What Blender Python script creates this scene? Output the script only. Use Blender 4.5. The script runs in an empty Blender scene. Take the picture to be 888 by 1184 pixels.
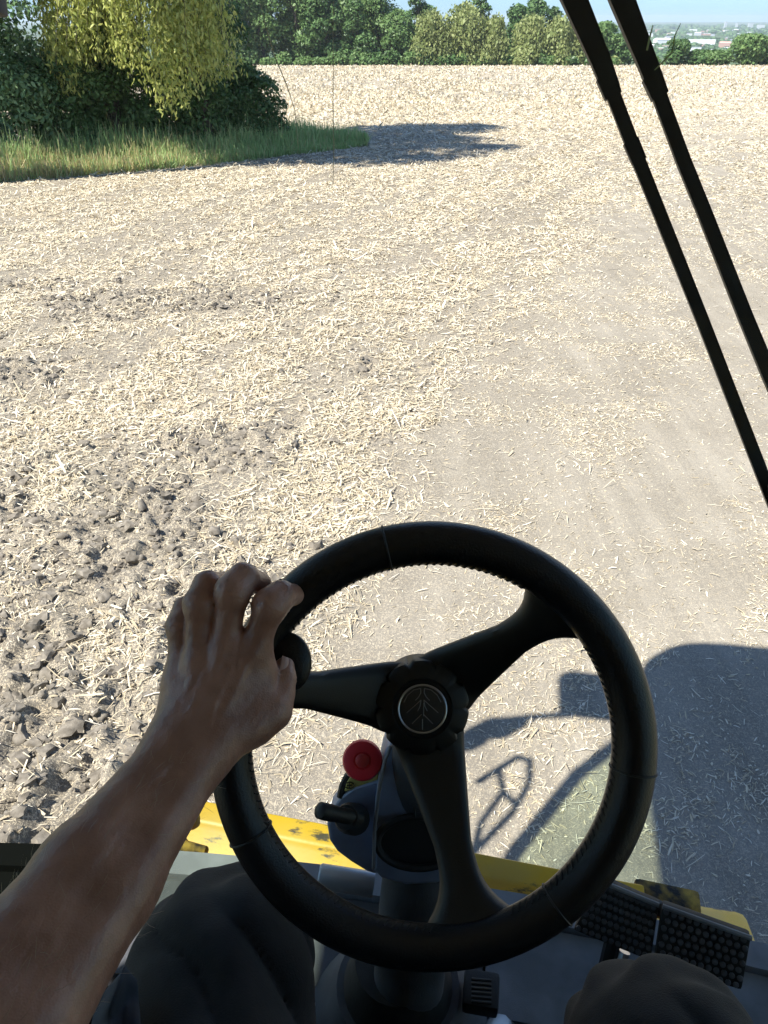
import bpy, bmesh, math, random
import numpy as np
from math import radians, sin, cos, tan, pi, atan2
from mathutils import Vector, Matrix

# ------------------------------------------------------------------ camera, sky, sun, exposure
SC = bpy.context.scene
COL = SC.collection
H = 3.3                      # eye height above the ground (m)
PITCH = radians(32.76)
FPX = 889.0                  # focal length in pixels of the 888 x 1184 photograph
cam_d = bpy.data.cameras.new("camera")
cam_o = bpy.data.objects.new("camera", cam_d)
COL.objects.link(cam_o)
cam_o.location = (0, 0, H)
cam_o.rotation_euler = (pi / 2 - PITCH, 0, 0)
cam_d.sensor_fit = 'VERTICAL'
cam_d.sensor_height = 24.0
cam_d.sensor_width = 18.0
cam_d.lens = 24.0 * FPX / 1184.0
cam_d.clip_start = 0.02
cam_d.clip_end = 40000
SC.camera = cam_o

SUN_S = Vector((0.62, 0.40))            # ground shadow per metre of height
SUN_EL = math.atan(1.0 / SUN_S.length)
to_sun = Vector((-SUN_S.x, -SUN_S.y, 1.0)).normalized()
world = bpy.data.worlds.new("World")
SC.world = world
world.use_nodes = True
wn = world.node_tree.nodes
sky = wn.new("ShaderNodeTexSky")
sky.sky_type = 'NISHITA'
sky.sun_disc = False
sky.sun_elevation = SUN_EL
sky.sun_rotation = atan2(to_sun.x, to_sun.y)
sky.altitude = 1500
sky.air_density = 1.0
sky.dust_density = 0.0
sky.ozone_density = 2.5
bg = wn["Background"]
bg.inputs["Strength"].default_value = 0.11
tint = wn.new("ShaderNodeMix")
tint.data_type = 'RGBA'
tint.blend_type = 'MULTIPLY'
tint.inputs[0].default_value = 1.0
tint.inputs[7].default_value = (0.64, 0.80, 1.0, 1)
wtc = wn.new("ShaderNodeTexCoord")                       # the band above the horizon is a deeper blue
wsep = wn.new("ShaderNodeSeparateXYZ")
wmr = wn.new("ShaderNodeMapRange")
wmr.inputs[1].default_value = 0.0
wmr.inputs[2].default_value = 0.16
wmx = wn.new("ShaderNodeMix")
wmx.data_type = 'RGBA'
wmx.inputs[6].default_value = (0.24, 0.375, 0.61, 1)
wmx.inputs[7].default_value = (0.96, 0.96, 1.0, 1)
world.node_tree.links.new(wtc.outputs["Generated"], wsep.inputs[0])
world.node_tree.links.new(wsep.outputs[2], wmr.inputs[0])
world.node_tree.links.new(wmr.outputs[0], wmx.inputs[0])
world.node_tree.links.new(wmx.outputs[2], tint.inputs[7])
world.node_tree.links.new(sky.outputs[0], tint.inputs[6])
world.node_tree.links.new(tint.outputs[2], bg.inputs[0])
sun_d = bpy.data.lights.new("sun", 'SUN')
sun_d.energy = 5.0
sun_d.angle = radians(0.55)
sun_d.color = (1.0, 0.96, 0.90)
sun_o = bpy.data.objects.new("sun", sun_d)
COL.objects.link(sun_o)
sun_o.location = (-20, -14, 30)
sun_o.rotation_euler = to_sun.to_track_quat('Z', 'Y').to_euler()
SC.view_settings.view_transform = 'Standard'
SC.view_settings.look = 'None'
SC.view_settings.gamma = 1.0
SC.view_settings.use_curve_mapping = False
SC.view_settings.exposure = 1.15
SC.render.engine = 'CYCLES'
SC.cycles.use_denoising = True
SC.cycles.max_bounces = 8
SC.cycles.transparent_max_bounces = 24
SC.cycles.volume_bounces = 1
SC.cycles.caustics_reflective = False
SC.cycles.caustics_refractive = False

rng = np.random.default_rng(7)
random.seed(7)

# ------------------------------------------------------------------ helpers
YAW = radians(9.5)                       # the machine points a little to the right of the camera
CY, SY = cos(YAW), sin(YAW)
CP, SP = cos(PITCH), sin(PITCH)


def ray(px, py):
    X = (px - 444.0) / FPX
    Y = (592.0 - py) / FPX
    return np.array([X, CP + Y * SP, -SP + Y * CP])


def cam(px, py, d):
    return np.array([0, 0, H]) + ray(px, py) * d


def w2m(p):
    p = np.asarray(p, float)
    out = p.copy()
    out[..., 0] = p[..., 0] * CY - p[..., 1] * SY
    out[..., 1] = p[..., 0] * SY + p[..., 1] * CY
    return out


def m2w(p):
    p = np.asarray(p, float)
    out = p.copy()
    out[..., 0] = p[..., 0] * CY + p[..., 1] * SY
    out[..., 1] = -p[..., 0] * SY + p[..., 1] * CY
    return out


def cm(px, py, d):                       # pixel + depth -> machine frame
    return w2m(cam(px, py, d))


def at_z(px, py, z):
    r = ray(px, py)
    return np.array([0, 0, H]) + r * ((z - H) / r[2])


def at_y(px, py, y):
    r = ray(px, py)
    return np.array([0, 0, H]) + r * (y / r[1])


SLOPE = 0.033


def on_field(px, py):
    r = ray(px, py)
    t = H / (-r[2] - SLOPE * r[1])
    return np.array([0, 0, H]) + r * t


class MB:
    """collects shapes and links them as ONE mesh object"""
    def __init__(self):
        self.v = []
        self.f = []
        self.n = 0

    def add(self, v, f):
        v = np.asarray(v, float).reshape(-1, 3)
        self.v.append(v)
        self.f += [tuple(int(i) + self.n for i in q) for q in f]
        self.n += len(v)
        return self

    def from_bm(self, bm):
        bm.verts.ensure_lookup_table()
        bm.verts.index_update()
        self.add([v.co[:] for v in bm.verts], [[v.index for v in f.verts] for f in bm.faces])
        bm.free()
        return self

    def box(self, c, s, rot=None, bevel=0.0, seg=2):
        bm = bmesh.new()
        bmesh.ops.create_cube(bm, size=1.0)
        for v in bm.verts:
            v.co = Vector((v.co.x * s[0], v.co.y * s[1], v.co.z * s[2]))
        if bevel > 0:
            bmesh.ops.bevel(bm, geom=bm.edges[:], offset=bevel, segments=seg, profile=0.6, affect='EDGES')
        for v in bm.verts:
            co = v.co
            if rot is not None:
                co = rot @ co
            v.co = co + Vector(c)
        return self.from_bm(bm)

    def prism(self, pts, off, bevel=0.0, seg=2):
        """closed polygon (3d points) pushed along the vector off"""
        bm = bmesh.new()
        a = [bm.verts.new(Vector(p)) for p in pts]
        b = [bm.verts.new(Vector(p) + Vector(off)) for p in pts]
        n = len(a)
        fa = bm.faces.new(a)
        fb = bm.faces.new(list(reversed(b)))
        for i in range(n):
            bm.faces.new([a[i], b[i], b[(i + 1) % n], a[(i + 1) % n]])
        bmesh.ops.recalc_face_normals(bm, faces=bm.faces[:])
        if bevel > 0:
            ed = [e for e in bm.edges if e.calc_face_angle(0) > radians(30)]
            bmesh.ops.bevel(bm, geom=ed, offset=bevel, segments=seg, profile=0.6, affect='EDGES', clamp_overlap=True)
        return self.from_bm(bm)

    def tube(self, pts, rad, seg=12, aspect=1.0, up=None, caps=True, rect=False, closed=False):
        pts = [Vector(p) for p in pts]
        n = len(pts)
        if not hasattr(rad, '__len__'):
            rad = [rad] * n
        if not hasattr(aspect, '__len__'):
            aspect = [aspect] * n
        vs, fs = [], []
        ref = Vector(up) if up is not None else None
        last = None
        for i, p in enumerate(pts):
            if closed:
                t = (pts[(i + 1) % n] - pts[i - 1]).normalized()
            else:
                t = (pts[min(i + 1, n - 1)] - pts[max(i - 1, 0)]).normalized()
            if ref is not None:
                a = ref - t * ref.dot(t)
            elif last is not None:
                a = last - t * last.dot(t)
            else:
                a = Vector((0, 0, 1)) - t * t.z
                if a.length < 0.1:
                    a = Vector((1, 0, 0)) - t * t.x
            a.normalize()
            last = a
            b = t.cross(a)
            if rect:
                prof = [(1, 1), (1, -1), (-1, -1), (-1, 1)]
                for (q, w) in prof:
                    vs.append(p + a * rad[i] * aspect[i] * q + b * rad[i] * w)
            else:
                for k in range(seg):
                    th = 2 * pi * k / seg
                    vs.append(p + a * (rad[i] * aspect[i] * cos(th)) + b * (rad[i] * sin(th)))
        m = 4 if rect else seg
        rng_i = range(n) if closed else range(n - 1)
        for i in rng_i:
            j = (i + 1) % n
            for k in range(m):
                l = (k + 1) % m
                fs.append((i * m + k, i * m + l, j * m + l, j * m + k))
        if caps and not closed:
            fs.append(tuple(range(m - 1, -1, -1)))
            fs.append(tuple((n - 1) * m + k for k in range(m)))
        return self.add([v[:] for v in vs], fs)

    def lathe(self, prof, c, axis, seg=32, ref=None):
        """prof: (radius, height) along axis from c"""
        ax = Vector(axis).normalized()
        a = Vector(ref) if ref is not None else (Vector((0, 0, 1)) if abs(ax.z) < 0.9 else Vector((1, 0, 0)))
        a = (a - ax * a.dot(ax)).normalized()
        b = ax.cross(a)
        c = Vector(c)
        vs, fs = [], []
        for (r, h) in prof:
            for k in range(seg):
                th = 2 * pi * k / seg
                vs.append(c + ax * h + (a * cos(th) + b * sin(th)) * r)
        for i in range(len(prof) - 1):
            for k in range(seg):
                l = (k + 1) % seg
                fs.append((i * seg + k, i * seg + l, (i + 1) * seg + l, (i + 1) * seg + k))
        fs.append(tuple(range(seg - 1, -1, -1)))
        fs.append(tuple((len(prof) - 1) * seg + k for k in range(seg)))
        return self.add([v[:] for v in vs], fs)

    def build(self, name, mat, parent=None, smooth=35):
        v = np.concatenate(self.v) if self.v else np.zeros((0, 3))
        me = bpy.data.meshes.new(name)
        me.from_pydata(v.tolist(), [], self.f)
        bm = bmesh.new()
        bm.from_mesh(me)
        bmesh.ops.recalc_face_normals(bm, faces=bm.faces[:])
        bm.to_mesh(me)
        bm.free()
        return link(name, me, mat, parent, smooth)


def link(name, me, mat, parent=None, smooth=35):
    me.materials.append(mat)
    if smooth is not None:
        me.shade_smooth()
        if smooth < 180:
            me.set_sharp_from_angle(angle=radians(smooth))
    o = bpy.data.objects.new(name, me)
    COL.objects.link(o)
    if parent is not None:
        o.parent = parent
    return o


def np_mesh(name, v, f, mat, parent=None, smooth=None):
    """fast mesh from arrays; f is (n, k)"""
    me = bpy.data.meshes.new(name)
    nv, nf, k = len(v), len(f), f.shape[1]
    me.vertices.add(nv)
    me.vertices.foreach_set("co", np.ascontiguousarray(v, np.float32).ravel())
    me.loops.add(nf * k)
    me.loops.foreach_set("vertex_index", np.ascontiguousarray(f, np.int32).ravel())
    me.polygons.add(nf)
    me.polygons.foreach_set("loop_start", np.arange(0, nf * k, k, dtype=np.int32))
    me.update(calc_edges=True)
    return link(name, me, mat, parent, smooth)


def tag(o, label=None, cat=None, group=None, kind=None):
    if label: o['label'] = label
    if cat: o['category'] = cat
    if group: o['group'] = group
    if kind: o['kind'] = kind
    return o


def empty(name, loc, rz=0.0, parent=None):
    o = bpy.data.objects.new(name, None)
    COL.objects.link(o)
    o.location = loc
    o.rotation_euler = (0, 0, rz)
    o.empty_display_size = 0.2
    if parent is not None:
        o.parent = parent
    return o


# ---- numpy noise
def _hash(ix, iy, s):
    h = (ix.astype(np.int64) * 374761393 + iy.astype(np.int64) * 668265263 + s * 974634777) & 0xffffffff
    h = ((h ^ (h >> 13)) * 1274126177) & 0xffffffff
    h = h ^ (h >> 16)
    return (h & 0xffff) / 65535.0


def vnoise(x, y, s=0):
    ix, iy = np.floor(x), np.floor(y)
    fx, fy = x - ix, y - iy
    fx = fx * fx * (3 - 2 * fx)
    fy = fy * fy * (3 - 2 * fy)
    a = _hash(ix, iy, s); b = _hash(ix + 1, iy, s)
    c = _hash(ix, iy + 1, s); d = _hash(ix + 1, iy + 1, s)
    return (a + (b - a) * fx) * (1 - fy) + (c + (d - c) * fx) * fy


def fbm(x, y, o=3, s=0):
    r, a, t = 0.0, 0.5, 0.0
    for i in range(o):
        r = r + a * vnoise(x * 2 ** i + 17.3 * i, y * 2 ** i - 9.1 * i, s + i)
        t += a
        a *= 0.5
    return r / t


def sstep(a, b, x):
    t = np.clip((x - a) / (b - a), 0, 1)
    return t * t * (3 - 2 * t)


# ---- signed-distance modelling (one continuous skin, cloth over limbs)
def sminf(a, b, k):
    h = np.clip(0.5 + 0.5 * (b - a) / k, 0, 1)
    return b + (a - b) * h - k * h * (1 - h)


class Field:
    def __init__(self, lo, hi, h):
        self.lo = np.array(lo, float)
        self.h = h
        self.n = np.ceil((np.array(hi) - self.lo) / h).astype(int) + 1
        self.ax = [self.lo[i] + np.arange(self.n[i]) * h for i in range(3)]

    def new(self):
        return np.full(self.n, 0.2, np.float32)

    def cone(self, F, a, b, ra, rb, k=0.004, flat=None, m=0.03):
        """tapered capsule; flat=(direction, factor) squashes it"""
        a = np.array(a, float); b = np.array(b, float)
        r = max(ra, rb) + m
        lo = np.minimum(a, b) - r
        hi = np.maximum(a, b) + r
        i0 = np.clip(np.floor((lo - self.lo) / self.h).astype(int), 0, self.n)
        i1 = np.clip(np.ceil((hi - self.lo) / self.h).astype(int) + 1, 0, self.n)
        if np.any(i1 <= i0):
            return
        x = self.ax[0][i0[0]:i1[0], None, None] - a[0]
        y = self.ax[1][None, i0[1]:i1[1], None] - a[1]
        z = self.ax[2][None, None, i0[2]:i1[2]] - a[2]
        d = b - a
        L2 = max(float(d @ d), 1e-12)
        t = np.clip((x * d[0] + y * d[1] + z * d[2]) / L2, 0, 1)
        qx, qy, qz = x - t * d[0], y - t * d[1], z - t * d[2]
        if flat is not None:
            n, fct = np.array(flat[0], float), flat[1]
            n /= np.linalg.norm(n)
            w = qx * n[0] + qy * n[1] + qz * n[2]
            w = w * (fct - 1)
            qx, qy, qz = qx + w * n[0], qy + w * n[1], qz + w * n[2]
        D = np.sqrt(qx * qx + qy * qy + qz * qz) - (ra + (rb - ra) * t)
        s = np.s_[i0[0]:i1[0], i0[1]:i1[1], i0[2]:i1[2]]
        F[s] = sminf(F[s], D.astype(np.float32), k)

    def grid(self):
        return np.meshgrid(*self.ax, indexing='ij', sparse=True)

    def mesh(self, F):
        ins = F < 0
        nx, ny, nz = F.shape
        cnt = np.zeros((nx - 1, ny - 1, nz - 1), np.int8)
        for dx in (0, 1):
            for dy in (0, 1):
                for dz in (0, 1):
                    cnt += ins[dx:nx - 1 + dx, dy:ny - 1 + dy, dz:nz - 1 + dz]
        act = (cnt > 0) & (cnt < 8)
        cx, cy, cz = np.nonzero(act)
        idx = np.full(act.shape, -1, np.int64)
        idx[cx, cy, cz] = np.arange(len(cx))
        acc = np.zeros((len(cx), 3)); c = np.zeros(len(cx))
        cor = [(0, 0, 0), (1, 0, 0), (0, 1, 0), (1, 1, 0), (0, 0, 1), (1, 0, 1), (0, 1, 1), (1, 1, 1)]
        val = [F[cx + o[0], cy + o[1], cz + o[2]].astype(float) for o in cor]
        for i in range(8):
            for j in range(i + 1, 8):
                d = np.array(cor[j]) - np.array(cor[i])
                if np.abs(d).sum() != 1:
                    continue
                a, b = val[i], val[j]
                m = (a < 0) != (b < 0)
                t = np.where(m, a / np.where(m, a - b, 1), 0)
                acc += np.where(m[:, None], np.array(cor[i]) + t[:, None] * d, 0)
                c += m
        v = self.lo + (np.stack([cx, cy, cz], 1) + acc / c[:, None]) * self.h
        quads = []
        for ax in range(3):
            sl0 = [slice(None)] * 3; sl1 = [slice(None)] * 3
            sl0[ax] = slice(0, -1); sl1[ax] = slice(1, None)
            a, b = ins[tuple(sl0)], ins[tuple(sl1)]
            e = np.nonzero(a != b)
            e = np.stack(e, 1)
            o1, o2 = [(1, 2), (2, 0), (0, 1)][ax]
            ok = (e[:, o1] > 0) & (e[:, o2] > 0) & (e[:, o1] < F.shape[o1] - 1) & (e[:, o2] < F.shape[o2] - 1)
            e = e[ok]
            flip = ins[e[:, 0], e[:, 1], e[:, 2]]
            def g(d1, d2):
                q = e.copy(); q[:, o1] += d1; q[:, o2] += d2
                return idx[q[:, 0], q[:, 1], q[:, 2]]
            q = np.stack([g(-1, -1), g(0, -1), g(0, 0), g(-1, 0)], 1)
            q[~flip] = q[~flip][:, ::-1]
            quads.append(q)
        return v, np.concatenate(quads)


# ------------------------------------------------------------------ materials
def mat(name, col=(0.5, 0.5, 0.5), rough=0.6, metal=0.0, bump=0.0, bscale=200.0, var=0.0, vscale=8.0, col2=None,
        spec=0.5, sheen=0.0, coat=0.0):
    m = bpy.data.materials.new(name)
    m.use_nodes = True
    nt = m.node_tree
    N, L = nt.nodes, nt.links
    p = N["Principled BSDF"]
    p.inputs["Base Color"].default_value = (*col, 1)
    p.inputs["Roughness"].default_value = rough
    p.inputs["Metallic"].default_value = metal
    p.inputs["Specular IOR Level"].default_value = spec
    if coat: p.inputs["Coat Weight"].default_value = coat
    if sheen:
        p.inputs["Sheen Weight"].default_value = sheen
        p.inputs["Sheen Roughness"].default_value = 0.5
    tc = N.new("ShaderNodeTexCoord")
    if var > 0 or col2:
        n = N.new("ShaderNodeTexNoise")
        n.inputs["Scale"].default_value = vscale
        n.inputs["Detail"].default_value = 6
        L.new(tc.outputs["Object"], n.inputs["Vector"])
        mx = N.new("ShaderNodeMix"); mx.data_type = 'RGBA'
        r = N.new("ShaderNodeValToRGB")
        r.color_ramp.elements[0].position = 0.38
        r.color_ramp.elements[1].position = 0.66
        L.new(n.outputs[0], r.inputs[0])
        L.new(r.outputs[0], mx.inputs[0])
        c2 = col2 if col2 else tuple(min(1, c * (1 + var)) for c in col)
        mx.inputs[6].default_value = (*col, 1)
        mx.inputs[7].default_value = (*c2, 1)
        L.new(mx.outputs[2], p.inputs["Base Color"])
    if bump > 0:
        n2 = N.new("ShaderNodeTexNoise")
        n2.inputs["Scale"].default_value = bscale
        n2.inputs["Detail"].default_value = 4
        L.new(tc.outputs["Object"], n2.inputs["Vector"])
        b = N.new("ShaderNodeBump")
        b.inputs["Strength"].default_value = bump
        b.inputs["Distance"].default_value = 0.002
        L.new(n2.outputs[0], b.inputs["Height"])
        L.new(b.outputs[0], p.inputs["Normal"])
    return m


def leafmat(name, cols, rough=0.55, trans=0.35, big=0.0, bscale=0.5):
    """a ramp of leaf or straw colours, one per loose leaf"""
    m = bpy.data.materials.new(name)
    m.use_nodes = True
    N, L = m.node_tree.nodes, m.node_tree.links
    p = N["Principled BSDF"]
    p.inputs["Roughness"].default_value = rough
    p.inputs["Specular IOR Level"].default_value = 0.3
    g = N.new("ShaderNodeNewGeometry")
    r = N.new("ShaderNodeValToRGB")
    e = r.color_ramp.elements
    while len(e) < len(cols):
        e.new(0.5)
    for i, c in enumerate(cols):
        e[i].position = i / (len(cols) - 1)
        e[i].color = (*c, 1)
    L.new(g.outputs["Random Per Island"], r.inputs[0])
    L.new(r.outputs[0], p.inputs["Base Color"])
    if trans > 0:
        t = N.new("ShaderNodeBsdfTranslucent")
        L.new(r.outputs[0], t.inputs[0])
        mx = N.new("ShaderNodeMixShader")
        mx.inputs[0].default_value = trans
        L.new(p.outputs[0], mx.inputs[1])
        L.new(t.outputs[0], mx.inputs[2])
        L.new(mx.outputs[0], N["Material Output"].inputs[0])
    return m


M = {}
M['leather'] = mat('black_leather', (0.005, 0.005, 0.006), 0.36, bump=0.25, bscale=500, var=0.5, vscale=20, spec=0.4)
M['spoke'] = mat('black_moulded_plastic', (0.004, 0.004, 0.004), 0.5, bump=0.12, bscale=900)
M['shroud'] = mat('blue_grey_plastic', (0.22, 0.26, 0.36), 0.5, bump=0.15, bscale=900, var=0.25, vscale=30)
M['dark'] = mat('dark_plastic', (0.012, 0.012, 0.013), 0.55, bump=0.2, bscale=700)
M['rubber'] = mat('black_rubber', (0.010, 0.010, 0.010), 0.7, bump=0.2, bscale=300, var=1.2, vscale=25)
M['grey'] = mat('dusty_grey_plastic', (0.17, 0.172, 0.185), 0.6, bump=0.25, bscale=600, var=0.5, vscale=14)
M['darkgrey'] = mat('dusty_dark_grey_plastic', (0.055, 0.057, 0.064), 0.65, bump=0.3, bscale=500, var=0.8, vscale=12)
M['midgrey'] = mat('scuffed_grey_plastic', (0.15, 0.155, 0.165), 0.6, bump=0.25, bscale=600, var=0.6, vscale=14)
M['lightgrey'] = mat('bare_grey_metal', (0.42, 0.43, 0.46), 0.4, metal=0.5, bump=0.1, bscale=300, var=-0.4, vscale=30)
M['mattblack'] = mat('matt_black', (0.006, 0.006, 0.006), 0.95, spec=0.05)  # plain black for the floor and the left ends of sill and ledge
M['thread'] = mat('black_thread', (0.02, 0.018, 0.017), 0.8)
M['metal'] = mat('worn_silver', (0.55, 0.55, 0.58), 0.3, metal=1.0)
M['badge'] = mat('dark_badge', (0.05, 0.05, 0.05), 0.35, metal=0.3)
M['badge_line'] = mat('badge_relief', (0.25, 0.25, 0.25), 0.35, metal=0.6)
M['red'] = mat('red_plastic', (0.72, 0.03, 0.05), 0.45, bump=0.1, bscale=500)
M['red2'] = mat('red_button_cap', (0.55, 0.04, 0.04), 0.5)
M['tape'] = mat('yellow_sticker', (0.55, 0.48, 0.14), 0.5)
M['ink'] = mat('black_ink', (0.01, 0.01, 0.01), 0.6)
M['wiper'] = mat('black_painted_steel', (0.006, 0.006, 0.006), 0.5, bump=0.1)
M['roofmat'] = mat('cab_paint', (0.06, 0.06, 0.065), 0.55)
M['lining'] = mat('roof_lining', (0.40, 0.39, 0.375), 0.9)
M['seat'] = mat('seat_cloth', (0.03, 0.03, 0.033), 0.9, bump=0.4, bscale=300)
M['cloth'] = mat('black_work_cloth', (0.014, 0.0138, 0.0148), 0.9, bump=0.5, bscale=700, var=1.1, vscale=14, spec=0.25, sheen=0.08)
M['pocket'] = mat('faded_blue_cloth', (0.040, 0.046, 0.060), 0.9, bump=0.4, bscale=900, var=0.5, vscale=15, spec=0.2)
M['shirt'] = mat('grey_shirt', (0.05, 0.055, 0.065), 0.9, bump=0.3, bscale=600)
M['hair'] = mat('dark_hair', (0.02, 0.015, 0.012), 0.7)
M['armhair'] = mat('fine_arm_hair', (0.45, 0.34, 0.24), 0.35)
M['shoe'] = mat('worn_boot', (0.03, 0.027, 0.024), 0.7, var=0.8, vscale=20)
M['nail'] = mat('nail', (0.42, 0.26, 0.22), 0.3)
M['tyre'] = mat('tyre_rubber', (0.02, 0.02, 0.02), 0.85, bump=0.3, bscale=80)
M['yellow_far'] = mat('yellow_machine_paint', (0.62, 0.36, 0.01), 0.45)


def skin_mat():
    m = mat('weathered_skin', (0.30, 0.165, 0.12), 0.40, bump=0.0, spec=0.6)
    N, L = m.node_tree.nodes, m.node_tree.links
    p = N["Principled BSDF"]
    p.inputs["Subsurface Weight"].default_value = 0.12
    p.inputs["Subsurface Radius"].default_value = (0.01, 0.004, 0.002)
    p.inputs["Subsurface Scale"].default_value = 0.5
    tc = N.new("ShaderNodeTexCoord")
    n = N.new("ShaderNodeTexNoise"); n.inputs["Scale"].default_value = 34; n.inputs["Detail"].default_value = 6
    L.new(tc.outputs["Object"], n.inputs["Vector"])
    r = N.new("ShaderNodeValToRGB")
    r.color_ramp.elements[0].position = 0.3; r.color_ramp.elements[0].color = (0.255, 0.125, 0.088, 1)
    r.color_ramp.elements[1].position = 0.7; r.color_ramp.elements[1].color = (0.41, 0.222, 0.165, 1)
    L.new(n.outputs[0], r.inputs[0])
    L.new(r.outputs[0], p.inputs["Base Color"])
    v = N.new("ShaderNodeTexVoronoi"); v.inputs["Scale"].default_value = 650
    L.new(tc.outputs["Object"], v.inputs["Vector"])
    n2 = N.new("ShaderNodeTexNoise"); n2.inputs["Scale"].default_value = 160; n2.inputs["Detail"].default_value = 5
    L.new(tc.outputs["Object"], n2.inputs["Vector"])
    ad = N.new("ShaderNodeMath"); ad.operation = 'MULTIPLY_ADD'
    L.new(n2.outputs[0], ad.inputs[0]); ad.inputs[1].default_value = 1.6
    L.new(v.outputs["Distance"], ad.inputs[2])
    b = N.new("ShaderNodeBump"); b.inputs["Strength"].default_value = 0.22; b.inputs["Distance"].default_value = 0.0008
    L.new(ad.outputs[0], b.inputs["Height"])
    L.new(b.outputs[0], p.inputs["Normal"])
    return m


M['skin'] = skin_mat()


def yellow_mat():
    m = mat('dirty_yellow_paint', (0.84, 0.47, 0.018), 0.42, bump=0.1, bscale=120)
    N, L = m.node_tree.nodes, m.node_tree.links
    p = N["Principled BSDF"]
    tc = N.new("ShaderNodeTexCoord")
    mp = N.new("ShaderNodeMapping"); mp.inputs["Scale"].default_value = (5, 14, 14)
    L.new(tc.outputs["Object"], mp.inputs[0])
    n = N.new("ShaderNodeTexNoise"); n.inputs["Scale"].default_value = 1.6; n.inputs["Detail"].default_value = 8
    n.inputs["Roughness"].default_value = 0.68
    L.new(mp.outputs[0], n.inputs["Vector"])
    r = N.new("ShaderNodeValToRGB")
    r.color_ramp.elements[0].position = 0.565; r.color_ramp.elements[0].color = (0, 0, 0, 1)
    r.color_ramp.elements[1].position = 0.63; r.color_ramp.elements[1].color = (1, 1, 1, 1)
    L.new(n.outputs[0], r.inputs[0])
    mx = N.new("ShaderNodeMix"); mx.data_type = 'RGBA'
    mx.inputs[6].default_value = (0.84, 0.47, 0.018, 1)
    mx.inputs[7].default_value = (0.06, 0.045, 0.03, 1)
    L.new(r.outputs[0], mx.inputs[0])
    n3 = N.new("ShaderNodeTexNoise"); n3.inputs["Scale"].default_value = 9; n3.inputs["Detail"].default_value = 6
    L.new(tc.outputs["Object"], n3.inputs["Vector"])
    mx2 = N.new("ShaderNodeMix"); mx2.data_type = 'RGBA'
    mr = N.new("ShaderNodeMapRange"); mr.inputs[1].default_value = 0.4; mr.inputs[2].default_value = 0.8; mr.inputs[4].default_value = 0.45
    L.new(n3.outputs[0], mr.inputs[0]); L.new(mr.outputs[0], mx2.inputs[0])
    L.new(mx.outputs[2], mx2.inputs[6])
    mx2.inputs[7].default_value = (0.42, 0.33, 0.16, 1)
    L.new(mx2.outputs[2], p.inputs["Base Color"])
    return m


M['yellow'] = yellow_mat()
M['grime'] = mat('black_grime', (0.02, 0.016, 0.012), 0.85, bump=0.8, bscale=120, col2=(0.50, 0.30, 0.04), vscale=26)


def glass_mat(c=(0.985, 0.99, 0.985), nm='window_glass'):
    m = bpy.data.materials.new(nm)
    m.use_nodes = True
    N, L = m.node_tree.nodes, m.node_tree.links
    N.remove(N["Principled BSDF"])
    t = N.new("ShaderNodeBsdfTransparent"); t.inputs[0].default_value = (*c, 1)
    g = N.new("ShaderNodeBsdfGlossy"); g.inputs["Roughness"].default_value = 0.0
    fr = N.new("ShaderNodeLayerWeight"); fr.inputs[0].default_value = 0.25
    mul = N.new("ShaderNodeMath"); mul.operation = 'MULTIPLY'; mul.inputs[1].default_value = 0.25
    L.new(fr.outputs["Fresnel"], mul.inputs[0])
    mx = N.new("ShaderNodeMixShader")
    L.new(mul.outputs[0], mx.inputs[0])
    L.new(t.outputs[0], mx.inputs[1]); L.new(g.outputs[0], mx.inputs[2])
    tcg = N.new("ShaderNodeTexCoord")
    ng = N.new("ShaderNodeTexNoise"); ng.inputs["Scale"].default_value = 7; ng.inputs["Detail"].default_value = 8; ng.inputs["Roughness"].default_value = 0.7
    L.new(tcg.outputs["Object"], ng.inputs["Vector"])
    mrg = N.new("ShaderNodeMapRange"); mrg.inputs[1].default_value = 0.45; mrg.inputs[2].default_value = 0.8; mrg.inputs[4].default_value = 0.03
    L.new(ng.outputs[0], mrg.inputs[0])
    dg = N.new("ShaderNodeBsdfDiffuse"); dg.inputs[0].default_value = (0.5, 0.45, 0.38, 1)
    mxd = N.new("ShaderNodeMixShader")
    L.new(mrg.outputs[0], mxd.inputs[0]); L.new(mx.outputs[0], mxd.inputs[1]); L.new(dg.outputs[0], mxd.inputs[2])
    L.new(mxd.outputs[0], N["Material Output"].inputs[0])
    return m


M['glass'] = glass_mat()
M['glass_green'] = glass_mat((0.86, 0.93, 0.84), 'tinted_side_glass')


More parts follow.
